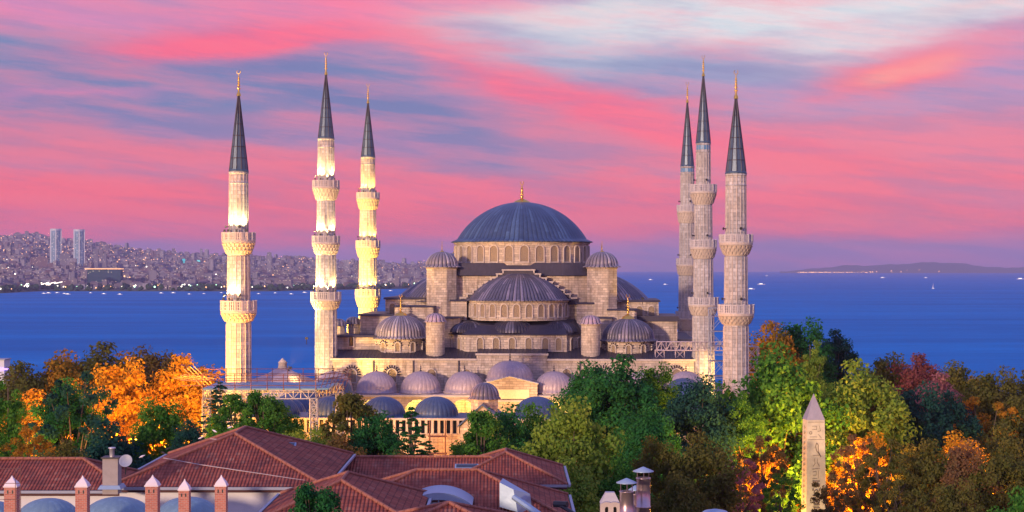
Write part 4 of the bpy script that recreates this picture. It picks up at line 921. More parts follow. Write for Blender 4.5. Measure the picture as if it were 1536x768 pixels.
stroke([(-.3, zz_(722)), (-.1, zz_(728)), (.1, zz_(722)), (.35, zz_(728))], .04); stroke([(.1, zz_(728)), (.35, zz_(724))], .05); ringg(.0, zz_(736), .19, .05); stroke([(-.3, zz_(731)), (-.3, zz_(734))], .06); stroke([(.32, zz_(731)), (.32, zz_(735))], .06)
stroke([(-.34, zz_(741)), (.34, zz_(741))], .06); ringg(-.22, zz_(746), .11, .05); stroke([(.1, zz_(744)), (.1, zz_(748)), (.3, zz_(748)), (.3, zz_(744))], .035)
for k in range(8): py = 751+2.1*k; stroke([(-.32+.04*(k % 3), zz_(py)), (.33-.05*(k % 2), zz_(py))], .024 if k % 2 else .04)
for k in range(8): stroke([(-.3+.08*k, zz_(769+k % 2)), (-.3+.08*k, zz_(775))], .03)
gl.obj('carved_signs', plain('carving_shadow', (.17, .13, .10), .9), shf)
gm = MB()
for k in range(16):
    zz = zz_(640+8*k); t_ = (zz-zb_)/(zp_-zb_); xx = -(w0+(w1-w0)*t_)-.012; gm.tube((xx, -.3, zz), (xx, -.05+.2*(k % 2), zz-.15), .03, 4); gm.tube((xx, .2, zz-.2), (xx, .1, zz+.1), .03, 4)
gm.obj('side_signs', bpy.data.materials['carving_shadow'], shf)
fo = flood((q.x-5.5, Yo-10, -5.5), (q.x, Yo, 10), 15000, (1, .70, .30), 60, 'floodlight at the foot of the obelisk')

# ---------------------------------------------------------------- trees
def leaf_mesh(name, kind, seed, nl, ls, H=16., Rr=5.2):
    g = np.random.default_rng(seed); cz = H*.6; cen = []
    if kind == 'round':
        nc = 95
        d = g.normal(size=(nc, 3)); d /= np.linalg.norm(d, axis=1)[:, None]; rad = g.uniform(.25, 1, nc)**.45
        cen = d*rad[:, None]*np.array([Rr*.86, Rr*.86, H*.36]); cen[:, 2] += cz+.0*H; cr = g.uniform(.9, 1.75, nc)
        # uneven outline
        lob = g.uniform(.72, 1.12, nc); cen[:, :2] *= lob[:, None]; cen[:, 2] = (cen[:, 2]-cz)*g.uniform(.85, 1.08, nc)+cz
    elif kind == 'tall':
        nc = 100; zc = g.uniform(.14, .98, nc); w = np.sin(np.clip((zc-.05)/.95, 0, 1)*PI*.93+.2)**.7; a = g.uniform(0, 2*PI, nc); rr = g.uniform(.2, 1, nc)**.5*Rr*.8*np.clip(w, .12, 1)
        cen = np.stack([rr*np.cos(a), rr*np.sin(a), zc*H], 1); cr = g.uniform(.6, 1.2, nc)
    elif kind == 'plume':   # vertical tufts
        nc = 120; st = g.normal(size=(16, 2))*Rr*.45; top = g.uniform(.74, 1, 16)-.035*np.linalg.norm(st, axis=1)
        idx = g.integers(0, 16, nc); tt = g.uniform(.1, 1, nc); cen = np.stack([st[idx, 0]*(1-.15*tt)+g.normal(size=nc)*.35, st[idx, 1]*(1-.15*tt)+g.normal(size=nc)*.35, tt*top[idx]*H], 1); cr = np.where(tt > .8, .75, 1.3)*g.uniform(.8, 1.2, nc)
    elif kind == 'conifer':
        nc = 320; tt = g.uniform(.0, 1, nc)**1.25; lay = .3*np.round(tt*13)/13+.7*tt; a = g.uniform(0, 2*PI, nc); rr = (1-lay)**.68*Rr*g.uniform(.25, 1.05, nc); cen = np.stack([rr*np.cos(a), rr*np.sin(a), lay*H*.97+.02*H-rr*.12], 1); cr = .22+.5*(1-tt)
    elif kind == 'bush':
        nc = 70; d = g.normal(size=(nc, 3)); d /= np.linalg.norm(d, axis=1)[:, None]; d[:, 2] = np.abs(d[:, 2]); cen = d*(g.uniform(.3, 1, nc)**.4)[:, None]*np.array([Rr, Rr, H*.92]); cr = g.uniform(.8, 1.4, nc)
    else:  # sparse
        nc = 80; d = g.normal(size=(nc, 3)); d /= np.linalg.norm(d, axis=1)[:, None]; cen = d*(g.uniform(.2, 1, nc)**.5)[:, None]*np.array([Rr, Rr, H*.42]); cen[:, 2] += H*.55; cr = g.uniform(.4, .95, nc)
    per = g.integers(0, len(cen), nl); c = cen[per]; dd = g.normal(size=(nl, 3)); dd /= np.linalg.norm(dd, axis=1)[:, None]
    flat = .45 if kind == 'conifer' else .8
    pos = c+dd*(g.uniform(0, 1, nl)**.45*cr[per])[:, None]*np.array([1.15, 1.15, flat])
    pos[:, 2] = np.clip(pos[:, 2], .3, None)
    nrm = dd*.9+g.normal(size=(nl, 3))*.6+np.array([0, 0, .35]); nrm /= np.linalg.norm(nrm, axis=1)[:, None]
    t1 = np.cross(nrm, g.normal(size=(nl, 3))); t1 /= np.linalg.norm(t1, axis=1)[:, None]; t2 = np.cross(nrm, t1)
    sz = ls*g.uniform(.6, 1.25, nl)[:, None]; asp = .45 if kind in ('conifer',) else .62
    v = np.stack([pos-t1*sz, pos-t2*sz*asp, pos+t1*sz, pos+t2*sz*asp], 1).reshape(-1, 3)
    me = bpy.data.meshes.new(name); me.vertices.add(nl*4); me.vertices.foreach_set('co', v.ravel()); me.loops.add(nl*4); me.loops.foreach_set('vertex_index', np.arange(nl*4, dtype=np.int32))
    me.polygons.add(nl); me.polygons.foreach_set('loop_start', np.arange(0, nl*4, 4, dtype=np.int32)); me.polygons.foreach_set('loop_total', np.full(nl, 4, dtype=np.int32)); me.update(); me.validate()
    me.materials.append(LEAF['green']); zlo, zhi = np.percentile(pos[:, 2], (2, 99.7)); rx = np.percentile(np.abs(pos[:, 0]), 96)
    # trunk and limbs reaching some clumps
    tb = MB(); hT = H*(.5 if kind in ('round', 'sparse', 'bush') else .9); r0 = .32 if H > 8 else .18
    pts = [Vector((0, 0, -16)), Vector((.1, .05, H*.18)), Vector((.05, -.1, H*.36)), Vector((0, 0, hT))]
    for i in range(3): tb.tube(pts[i], pts[i+1], r0*(1-.25*i), 7, r0*(1-.25*(i+1)))
    for i in g.choice(len(cen), 22, replace=False):
        e = Vector(cen[i]); b = Vector((0, 0, min(e.z*.55, hT)*g.uniform(.75, 1))); mid = (b+e)/2+Vector((0, 0, -.3)); tb.tube(b, mid, .13, 5, .08); tb.tube(mid, e, .08, 5, .03)
    o = tb.obj('trunk', BARK); tm = o.data; bpy.data.objects.remove(o)
    return me, tm, (float(zlo), float(zhi)), float(rx)
TM = {}
for kind, nl, ls in (('round', 17000, .21), ('tall', 15000, .20), ('plume', 15000, .19), ('conifer', 15000, .2), ('bush', 9000, .18), ('sparse', 9000, .2)):
    for sd_ in (0, 1): TM[kind, sd_] = leaf_mesh(kind, kind, sd_*31+len(kind)*7+3, nl, ls, *((16., 5.2) if kind != 'bush' else (6., 4.)))
tcount = 0
def tree(px, pt, hw, Y, kind, leaf, label, name='tree', base=None, group=None, hscale=1.0):
    global tcount
    X = (px-768)*Y/F; gz = base if base is not None else ground_z(X, Y); zt_ = Zp(pt, Y); me, tm, H, Rr = TM[kind, tcount % 2]; tcount += 1
    asp = {'round': 1.75, 'tall': 2.2, 'plume': 2.2, 'conifer': 1.7, 'bush': 1.2, 'sparse': 1.8}[kind]; sx = hw*(1.12 if Y > 200 else 1.06)*Y/F/Rr
    ch = min(zt_-gz-.3, asp*2*hw*Y/F*.92); sz = ch/(H[1]-H[0]); oz = zt_-gz-H[1]*sz
    cat = {'tree': 'tree', 'shrub': 'shrub', 'conifer': 'conifer', 'pine_tree': 'pine tree', 'cypress_tree': 'cypress'}[name]
    r = thing(name, (X, Y, gz), label, cat, random.uniform(0, 6.28), group); 
    for nm_, me_ in (('trunk', tm), ('crown', me)): c = link(nm_, me_, r, (0, 0, oz)); c.scale = (sx, sx, sz)
    c.material_slots[0].link = 'OBJECT'; c.material_slots[0].material = LEAF[leaf]
    return r
T = [
 # left park
 (35, 548, 52, 262, 'round', 'olive', 'olive tree in the back row above the pale green tree at the edge'),
 (95, 534, 46, 266, 'round', 'gold', 'golden-brown tree in the back row above the big dark tree'),
 (150, 519, 52, 270, 'round', 'olive', 'highest olive-brown tree of the park skyline'),
 (228, 526, 42, 258, 'round', 'brown', 'brown tree rising between the two glowing orange trees'),
 (300, 553, 26, 262, 'round', 'gold', 'small tawny tree glimpsed behind the end orange tree'),
 (183, 545, 48, 222, 'round', 'amber', 'glowing orange floodlit tree above the dark rounded shrub'),
 (274, 537, 46, 226, 'round', 'amber', 'glowing orange floodlit tree next to the steel platform'),
 (128, 575, 38, 214, 'round', 'gold', 'amber-tinged tree behind the big dark tree'),
 (45, 590, 50, 205, 'round', 'gold', 'orange-lit tree behind the pale green one at the edge'),
 (12, 578, 46, 158, 'plume', 'green', 'pale green feathery tree at the edge of the picture'),
 (112, 562, 58, 178, 'sparse', 'teal', 'big dark teal tree against the orange glow'),
 (100, 575, 40, 180, 'round', 'deep', 'dark bushy tree inside the shadow of the big teal tree'),
 (160, 634, 54, 140, 'round', 'teal', 'dark blue-green rounded tree above the grey chimney'),
 (238, 602, 42, 146, 'round', 'green', 'mid-green tree speckled with orange beside the big tiled slope'),
 (100, 664, 36, 132, 'round', 'olive', 'low olive tree peeping over the long tiled roof'),
 (45, 640, 34, 150, 'sparse', 'gold', 'thin orange-lit tree above the end of the tiled roof'),
 (284, 632, 22, 140, 'round', 'teal', 'small blue-green tree by the foot of the platform'),
 (330, 574, 30, 172, 'conifer', 'teal', 'dark cedar in front of the steel platform', 'conifer'),
 (352, 592, 36, 166, 'tall', 'green', 'bright green feathery tree next to the cedar'),
 (395, 590, 36, 164, 'tall', 'green', 'bright green feathery tree below the platform deck'),
 (70, 632, 42, 196, 'round', 'amber', 'low amber bush-like tree added to glow through the gap beside the big dark tree'),  # this low amber group is added; its leaf colour carries lamp glow
 (18, 650, 40, 196, 'round', 'amber', 'low orange tree added to glow at the picture edge above the roof'),
 (125, 640, 40, 198, 'round', 'amber', 'low orange tree added to glow behind the big dark teal tree'),
 (250, 632, 44, 205, 'round', 'amber', 'low orange tree added to glow behind the orange-speckled green tree'),
 (30, 560, 50, 275, 'round', 'brown', 'dark brown tree deep in the back row near the seaside house'),
 (190, 535, 60, 280, 'round', 'gold', 'wide dim tree filling the back row behind the first orange tree'),
 (265, 540, 52, 282, 'round', 'olive', 'wide dim tree filling the back row behind the end orange tree'),
 (110, 548, 60, 284, 'round', 'olive', 'wide dim tree filling the back row behind the big dark tree'),
 (425, 612, 30, 166, 'round', 'green', 'rounded green tree next to the feathery pair under the deck'),
 # centre
 (440, 648, 26, 140, 'round', 'lime', 'low yellow-green tree against the parapet gallery'),
 (474, 646, 32, 145, 'round', 'lime', 'yellow-green tree beside the russet one behind the ridge'),
 (508, 652, 30, 136, 'round', 'brown', 'russet-brown tree behind the tiled ridge'),
 (527, 592, 50, 152, 'tall', 'olive', 'thin olive tree through which the blue domes show'),
 (565, 622, 36, 150, 'round', 'deep', 'loose grey-green tree next to the dark spruce'),
 (617, 612, 42, 148, 'conifer', 'deep', 'dark spruce before the blue courtyard dome', 'conifer'),
 (590, 682, 34, 128, 'round', 'brown', 'low brown tree under the spruce'),
 (722, 618, 40, 152, 'tall', 'green', 'airy green tree in front of the gate'),
 (755, 615, 52, 156, 'round', 'deep', 'mid-green tree before the arcade at the centre'),
 (800, 610, 42, 160, 'round', 'green', 'green tree between the arcade and the great dark trees'),
 (885, 548, 44, 176, 'round', 'deep', 'first of the great dark green trees hiding the portico'),
 (930, 538, 52, 172, 'round', 'deep', 'tallest great dark green tree before the hall'),
 (985, 550, 36, 180, 'round', 'green', 'green tree with bronze tips before the scaffold bridge'),
 (975, 610, 40, 160, 'round', 'deep', 'dark green tree below the bronze-tipped one'),
 (856, 604, 60, 118, 'round', 'lime', 'large yellow-green tufted tree by the end of the tiled roofs'),
 (850, 692, 52, 106, 'round', 'lime', 'low yellow-green tree at the foot of the large yellow-green one'),
 (1048, 570, 48, 168, 'round', 'teal', 'dense dark blue-green tree at the foot of the minarets'),
 (1050, 655, 48, 122, 'round', 'olive', 'olive horse-chestnut tree in front of the dark rounded tree'),
 (985, 660, 34, 124, 'round', 'olive', 'dull olive tree behind the steel chimney flues'),
 (930, 690, 40, 116, 'round', 'green', 'dark green low tree behind the stone turret'),
 (1020, 715, 40, 104, 'round', 'olive', 'low olive tree at the bottom edge below the horse-chestnut'),
 # right park
 (1138, 640, 34, 176, 'round', 'amber', 'low tree added for its orange glow behind the thin brown tree'),  # low amber trees added here, orange glow held in their leaf colour
 (1195, 648, 38, 184, 'round', 'amber', 'low tree added for its orange glow just before the obelisk, under the broad green one'),
 (1262, 640, 40, 180, 'round', 'amber', 'low tree added for its orange glow just after the obelisk'),
 (1305, 655, 38, 172, 'round', 'amber', 'low tree added for its orange glow under the yellow-green forked tree'),
 (1370, 672, 44, 170, 'round', 'olive', 'olive low tree with a faint lamp glow under the dark teal tree'),
 (1440, 655, 42, 178, 'round', 'amber', 'low tree added for its orange glow between the teal tree and the lower russet one'),
 (1505, 640, 44, 184, 'round', 'olive', 'olive low tree with a faint lamp glow near the picture edge'),
 (1320, 560, 60, 262, 'round', 'brown', 'dim wide tree deep in the park before the crimson tree'),
 (1470, 570, 60, 262, 'round', 'gold', 'dim wide tree deep in the park near the edge'),
 (1400, 560, 60, 266, 'round', 'olive', 'dim wide tree deep in the park behind the crimson tree'),
 (1160, 487, 44, 236, 'round', 'gold', 'dark tree with an amber side, highest beside the grey minaret'),
 (1205, 484, 42, 242, 'round', 'deep', 'dark green tree on the skyline next to the amber-sided one'),
 (1253, 497, 28, 250, 'round', 'teal', 'dark narrow tree at the end of the high skyline clump'),
 (1215, 515, 34, 222, 'plume', 'lime', 'lime-green tree just under the skyline clump'),
 (1112, 590, 26, 170, 'round', 'green', 'small green tree against the blue-coned minaret'),
 (1165, 528, 72, 178, 'round', 'green', 'broad bright green tree beside the obelisk'),
 (1288, 546, 56, 180, 'round', 'lime', 'yellow-green tree with a pale forked trunk beside the obelisk'),
 (1335, 536, 38, 252, 'round', 'olive', 'olive tree on the skyline before the crimson tree'),
 (1378, 534, 34, 248, 'round', 'crimson', 'rounded crimson tree on the skyline'),
 (1432, 548, 40, 244, 'round', 'olive', 'olive tree on the skyline after the crimson tree'),
 (1408, 563, 34, 216, 'round', 'rose', 'dusky pink tree above the dark teal tree'),
 (1378, 582, 52, 186, 'round', 'teal', 'big dark teal tree under the pink tree'),
 (1425, 590, 36, 190, 'round', 'teal', 'dark teal tree leaning against its bigger twin'),
 (1495, 558, 44, 214, 'round', 'olive', 'dull green tree on the skyline near the picture edge'),
 (1545, 560, 40, 224, 'round', 'olive', 'olive tree cut by the picture edge'),
 (1475, 600, 50, 196, 'sparse', 'gold', 'orange-lit tree through which a lamp glows'),
 (1525, 600, 44, 196, 'round', 'olive', 'amber-green tree at the picture edge'),
 (1145, 655, 34, 140, 'sparse', 'brown', 'thin brown tree with orange light behind it'),
 (1170, 705, 30, 134, 'sparse', 'green', 'low green tree at the foot of the obelisk'),
 (1110, 690, 30, 130, 'sparse', 'rose', 'twiggy mauve tree beside the horse-chestnut'),
 (1290, 655, 40, 140, 'sparse', 'russet', 'thin russet tree right after the obelisk'),
 (1325, 662, 40, 134, 'sparse', 'olive', 'thin olive tree in the lower row, second from the obelisk'),
 (1392, 663, 42, 136, 'round', 'olive', 'bronze-olive tree under the dark teal tree'),
 (1448, 668, 42, 134, 'round', 'russet', 'russet tree in the lower row'),
 (1512, 664, 44, 132, 'round', 'olive', 'bronze-green tree in the lower row at the edge'),
 (1255, 715, 34, 120, 'sparse', 'brown', 'low thin brown tree touching the obelisk'),
 (1360, 722, 44, 112, 'sparse', 'olive', 'low olive tree with lamp glow behind at the bottom edge'),
 (1435, 725, 40, 112, 'round', 'olive', 'low bronze tree at the bottom edge before the bright cypress'),
]
for row in T:
    px, pt, hw, Y, kind, leaf, lab = row[:7]; tree(px, pt, hw, Y, kind, leaf, lab, name=row[7] if len(row) > 7 else 'tree')
tree(1536, 736, 52, 62, 'bush', 'green', 'bright green clipped bush in the bottom corner', 'shrub', base=11.5)
tree(474, 729, 44, 60, 'tall', 'deep', 'dark pine top poking up before the tiled roofs', 'pine_tree', base=11)
# park lamps: post, globe, light
def park_lamp(px, Y, z, W_, label, colr=(1, .36, .04)):
    X = (px-768)*Y/F; g0 = ground_z(X, Y); r = thing('park_lamp', (X, Y, g0), label, 'street lamp')
    MB().tube((0, 0, 0), (0, 0, z-g0-.25), .08, 8, .05).obj('post', DARK, r)
    MB().lathe([(.02, -.28), (.2, -.2), (.28, 0), (.2, .2), (.02, .28)], 12).obj('globe', emis('sodium_globe', (1, .5, .12), 8) if 'sodium_globe' not in bpy.data.materials else bpy.data.materials['sodium_globe'], r, (0, 0, z-g0))
    lamp('sodium_light', (0, -.5, z-g0+.1), W_, colr, r, .3)
for (px, Y, z, W_, lab) in ((150, 203, 3.5, 9000, 'sodium park lamp before the first glowing orange tree'), (205, 200, 6, 15000, 'sodium park lamp between the two glowing orange trees'), (265, 205, 5, 15000, 'sodium park lamp under the end orange tree'), (300, 208, 2, 7000, 'sodium park lamp near the platform legs'),
        (60, 178, -2, 7000, 'sodium park lamp glowing low behind the long roof'), (20, 176, 1, 5500, 'sodium park lamp behind the pale green edge tree'), (95, 192, 3, 8000, 'sodium park lamp behind the big dark tree'), (235, 165, 1, 3500, 'sodium park lamp behind the speckled green tree'),
        (1135, 160, 2, 5000, 'sodium park lamp behind the thin brown tree'), (1150, 152, -3, 4500, 'sodium park lamp low beside the mauve tree'), (1205, 168, 1, 9000, 'sodium park lamp just behind the obelisk'), (1260, 165, 0, 9000, 'sodium park lamp behind the thin russet tree'), (1300, 160, -3, 5000, 'sodium park lamp low among the brown trees'),
        (1350, 150, -4, 4500, 'sodium park lamp low under the bronze tree'), (1460, 178, 3, 6500, 'sodium park lamp under the orange-lit tree'), (1510, 172, 0, 5000, 'sodium park lamp near the picture edge'), (1440, 150, -4, 4000, 'sodium park lamp low before the bright bush'), (1160, 226, 4, 3500, 'sodium park lamp lighting the amber-sided skyline tree')):
    park_lamp(px, Y, z, W_*(5.0 if px < 320 else 3.0 if px < 1200 else 3.6 if px < 1330 else 2.0), lab)
# lit seaside house at the left
q = P(3, 551, 500); hs = thing('seaside_house', (q.x, 500, q.z-6), 'white house with violet lights at the water edge', 'house')
MB().box(-3, 1.6, -3, 3, 0, 8.4).obj('wall', WHITE, hs); MB().box(-3.3, 1.9, -3.3, 3.3, 8.4, 8.7).obj('roof', STEEL, hs); MB().box(-2, 3, -3.3, -3.1, 5.4, 5.9).obj('violet_sign', emis('violet_glow', (.35, .2, 1), 3), hs)

# ---------------------------------------------------------------- foreground roofs
def plane_uv(mb, pts, eave_dir):
    pts = [Vector(p) for p in pts]; n = (pts[1]-pts[0]).cross(pts[2]-pts[0]).normalized()
    if n.z < 0: pts.reverse(); n = -n
    e = Vector(eave_dir).normalized(); e = (e-n*e.dot(n)).normalized(); s_ = n.cross(e)
    mb.add([tuple(p) for p in pts], [tuple(range(len(pts)))]); mb.uv[len(mb.f)-1] = [(p.dot(e), p.dot(s_)) for p in pts]
def ridge(mb, a, b, r=.085):
    a = Vector(a); b = Vector(b); d = b-a; n = max(1, round(d.length/.38))
    for i in range(n): mb.tube(a+d*i/n+Vector((0, 0, .03)), a+d*(i+.93)/n+Vector((0, 0, .045)), r, 7, r*.86)
def hip_roof(name, x0, x1, y0, y1, ze, slope_, label, ridge_axis='y', wall=WHITE, wall_to=6, parts=None, rz=0, inset=.45):
    r = thing(name, ((x0+x1)/2, (y0+y1)/2, wall_to), label, 'building', rz); W2, D2 = (x1-x0)/2, (y1-y0)/2; ze -= wall_to
    run = min(W2, D2); zt_ = ze+run*slope_
    if ridge_axis == 'y': A, B = Vector((0, -D2+run, zt_)), Vector((0, D2-run, zt_))
    else: A, B = Vector((-W2+run, 0, zt_)), Vector((W2-run, 0, zt_))
    c = [Vector((-W2, -D2, ze)), Vector((W2, -D2, ze)), Vector((W2, D2, ze)), Vector((-W2, D2, ze))]
    mb = MB()
    if ridge_axis == 'y':
        plane_uv(mb, [c[0], c[1], A], (1, 0, 0)); plane_uv(mb, [c[2], c[3], B], (1, 0, 0)); plane_uv(mb, [c[1], c[2], B, A], (0, 1, 0)); plane_uv(mb, [c[3], c[0], A, B], (0, 1, 0)); hips = ((c[0], A), (c[1], A), (c[2], B), (c[3], B), (A, B))
    else:
        plane_uv(mb, [c[3], c[0], A], (0, 1, 0)); plane_uv(mb, [c[1], c[2], B], (0, 1, 0)); plane_uv(mb, [c[0], c[1], B, A], (1, 0, 0)); plane_uv(mb, [c[2], c[3], A, B], (1, 0, 0)); hips = ((c[0], A), (c[3], A), (c[1], B), (c[2], B), (A, B))
    ro = mb.obj('roof', TILES, r)
    mb = MB()
    for a, b in hips: ridge(mb, a, b)
    mb.obj('ridge_tiles', RIDGE, ro)
    mb = MB(); g = .1
    for a, b in ((c[0], c[1]), (c[1], c[2]), (c[2], c[3]), (c[3], c[0])):
        d = (b-a).normalized(); nrm = Vector((d.y, -d.x, 0)); a_ = a+nrm*.06; b_ = b+nrm*.06
        mb.add([tuple(a_+Vector((0, 0, -.16))), tuple(b_+Vector((0, 0, -.16))), tuple(b_+Vector((0, 0, -.01))), tuple(a_+Vector((0, 0, -.01))), tuple(a_+nrm*.12+Vector((0, 0, -.13))), tuple(b_+nrm*.12+Vector((0, 0, -.13))), tuple(b_+nrm*.13+Vector((0, 0, -.0))), tuple(a_+nrm*.13+Vector((0, 0, -.0)))],
               [(4, 5, 6, 7), (0, 1, 5, 4), (7, 6, 2, 3), (0, 4, 7, 3), (1, 2, 6, 5)])
    mb.obj('gutter', STEEL, ro)
    MB().box(-W2+.02, W2-.02, -D2+.02, D2-.02, ze-.28, ze-.17).obj('eaves', plain('dark_eaves', (.08, .03, .03), .8) if 'dark_eaves' not in bpy.data.materials else bpy.data.materials['dark_eaves'], ro)
    MB().box(-W2+inset, W2-inset, -D2+inset, D2-inset, 0, ze-.28).obj('wall', wall, r)
    return r
# big hip roof
hip_roof('tiled_house', -19.4, -9.0, 78, 91.8, 16.5, .385, 'large house with the highest broad hipped red tile roof and white wall', 'y')
hip_roof('tiled_wing', -33, -18.6, 78.6, 84.4, 16.25, .40, 'long low wing with red tiles beneath the grey chimney block', 'x')
hip_roof('tiled_wing', -13, 2, 88.5, 95, 14.95, .42, 'rear wing whose long level tiled ridge meets the trees', 'x')
hip_roof('tiled_house', -3.7, 3.0, 88, 96.3, 15.28, .40, 'small hipped tile roof behind the metal arched dormer', 'y')
hip_roof('tiled_house', -9.3, 2.9, 75.8, 85, 15.15, .40, 'middle tiled roof carrying the arched metal dormer', 'x')
hip_roof('tiled_house', -10.9, -3.9, 67, 76.8, 16.35, .40, 'house with a pointed hip of paler tiles behind the dark pine', 'y')
hip_roof('tiled_house', -6.3, 1.2, 62, 69.5, 16.2, .34, 'lowest tiled hip roof at the bottom edge below the dormer', 'x')
# arched metal dormer
q = P(658, 757, 75.6); dm = thing('arched_dormer', (q.x, 75.9, q.z-.35), 'blue-grey metal dormer with a curved top set in the tiles', 'dormer'); mb = MB(); Rr, ang = 2.75, R(38); n = 14
zoff = -Rr*math.cos(ang)
for i in range(n):
    a, b = -ang+2*ang*i/n, -ang+2*ang*(i+1)/n
    pa = [(Rr*math.sin(t_)*.93, Rr*math.cos(t_)+zoff+.35) for t_ in (a, b)]
    pi_ = [(Rr*.9*math.sin(t_)*.93, Rr*.88*math.cos(t_)+zoff+.35) for t_ in (a, b)]
    mb.add([(pa[0][0], -.5, pa[0][1]), (pa[1][0], -.5, pa[1][1]), (pa[1][0], 2.2, pa[1][1]), (pa[0][0], 2.2, pa[0][1]), (pi_[0][0], -.5, pi_[0][1]), (pi_[1][0], -.5, pi_[1][1])], [(0, 1, 2, 3), (4, 5, 1, 0)])
SHEET = plain('zinc_sheet', (.30, .42, .56), .42, metal=.3, var=.12)
mb.obj('curved_roof', SHEET, dm)
MB().box(-1.4, 1.4, -.3, -.2, -.3, .45).obj('glass_front', plain('pale_glass', (.4, .5, .55), .2), dm); mb = MB()
for k in range(5): mb.box(-1.35+k*.66, -1.29+k*.66, -.36, -.3, -.2, .55)
mb.obj('mullion', SHEET, dm)
# metal roof hatch with sloping duct
q = P(770, 740, 77); mh = thing('roof_duct', (q.x, 77, q.z-.3), 'blue-grey sheet metal roof box with a long sloping duct', 'roof duct')
mb = MB(); mb.add([(-.65, -.3, -.3), (.2, -.6, -.5), (.9, .1, -.6), (-.5, .9, .2), (-.65, -.3, .85), (.0, -.5, .55), (.8, .1, .25), (-.5, .9, .9)], [(0, 1, 5, 4), (1, 2, 6, 5), (2, 3, 7, 6), (3, 0, 4, 7), (4, 5, 6, 7)]); mb.obj('box', SHEET, mh)
mb = MB()
for k in range(3): mb.tube((.0+.2*k, -.9-.1*k, .25-.1*k), (2.1+.2*k, -2.6, -1.0-.1*k), .13, 6)
mb.obj('sloping_duct', SHEET, mh)
mb = MB(); mb.tube((2.2, -1.6, -.05), (3.2, -2.4, -.55), .09, 6); mb.tube((1.9, -1.4, 0), (2.5, -1.7, .02), .16, 6); mb.obj('black_pipe', DARK, mh)
for (px, py, Y, dx, dy, lab) in ((437, 668, 87, .5, .5, 'small grey roof window at the end of the big tiled slope'), (700, 700, 90, 1.3, .5, 'flat blue-grey roof window in the rear tiles')):
    q = P(px, py, Y); s_ = thing('roof_window', (q.x, Y, q.z-.12), lab, 'roof window'); mb = MB(); mb.box(-dx/2, dx/2, -dy/2, dy/2, 0, .18, Matrix.Rotation(.35, 4, 'X')); mb.obj('frame', SHEET, s_); MB().box(-dx/2+.08, dx/2-.08, -dy/2+.08, dy/2-.08, .183, .2, Matrix.Rotation(.35, 4, 'X')).obj('glass', GLASSD, s_)
# lead domes in front with brick chimneys
low = thing('bath_house', (-17.8, 72, 6), 'low white building whose grey lead domes stand behind the brick chimneys', 'building')
MB().box(-9.5, 7.5, -2.6, 3.6, 0, 8.05).obj('wall', WHITE, low); MB().box(-9.6, 7.6, -2.7, 3.7, 8.05, 8.2).obj('roof_deck', LEAD, low)
LEAD_G = lead('blue_grey_lead', (.17, .28, .36), .5, .2)
for px, pt, rpx in ((72, 748, 42), (176, 746, 47), (281, 746, 44), (-15, 752, 42)):
    Y = 72; q = P(px, pt, Y); MB().lathe(dome_prof(rpx*1.12*Y/F, 1.2, q.z-6-1.2, 10), ribs=20, amp=.03, seams=False).obj('lead_dome', LEAD_G, low, (q.x+17.8, 0, 0))
BRK, t = mat('chimney_brick'); x, y, z = t.sep(t.oc); b = t.new('ShaderNodeTexBrick'); t.l.new(t.xyz(t.m('ADD', x, y), z, 0), b.inputs['Vector']); b.inputs['Scale'].default_value = 1
b.inputs['Brick Width'].default_value = .2; b.inputs['Row Height'].default_value = .075; b.inputs['Mortar Size'].default_value = .008; b.inputs['Color1'].default_value = (.55, .2, .14, 1); b.inputs['Color2'].default_value = (.42, .14, .10, 1); b.inputs['Mortar'].default_value = (.5, .36, .32, 1)
t.l.new(b.outputs[0], t.b.inputs['Base Color']); t.b.inputs['Roughness'].default_value = .9; bump(t, b.outputs['Fac'], -.01)
for k, (px, pt, hw, lab) in enumerate(((18, 715, 10, 'brick chimney with white pointed cap behind thin rusty bars'), (124, 715, 9.5, 'brick chimney with white cap in front of the gap between the two roofs'), (229, 714, 10, 'brick chimney with white cap beside a white drainpipe'), (277, 720, 8.5, 'shorter brick chimney with white cap standing on a lead dome'), (332, 714, 9, 'slim brick chimney with white cap before the plain white wall'))):
    Y = 68.5; q = P(px, pt, Y); w = hw*Y/F; ch = thing('brick_chimney', (q.x, Y, 14.0), lab, 'chimney', 0, 'brick chimneys with white caps'); zt_ = q.z-14; zc0 = zt_-.42
    body = MB().box(-w*.92, w*.92, -w*.92, w*.92, 0, zc0).obj('stack', BRK, ch)
    MB().box(-w*1.04, w*1.04, -w*1.04, w*1.04, zc0, zc0+.06).lathe([(w*1.35, zc0+.06), (w*1.15, zc0+.16), (w*.7, zc0+.27), (w*.3, zc0+.36), (.01, zc0+.47)], 4, smooth=False, M=Matrix.Rotation(PI/4, 4, 'Z')).obj('cap', plain('chimney_white', (.78, .72, .74), .8, var=.1) if 'chimney_white' not in bpy.data.materials else bpy.data.materials['chimney_white'], ch)
    mb = MB()
    for s_ in (-1, 1): mb.box(s_*w*.36-.03, s_*w*.36+.03, -w*.93-.004, -w*.9, zc0-.26, zc0-.12)
    mb.obj('smoke_slots', DARK, body)
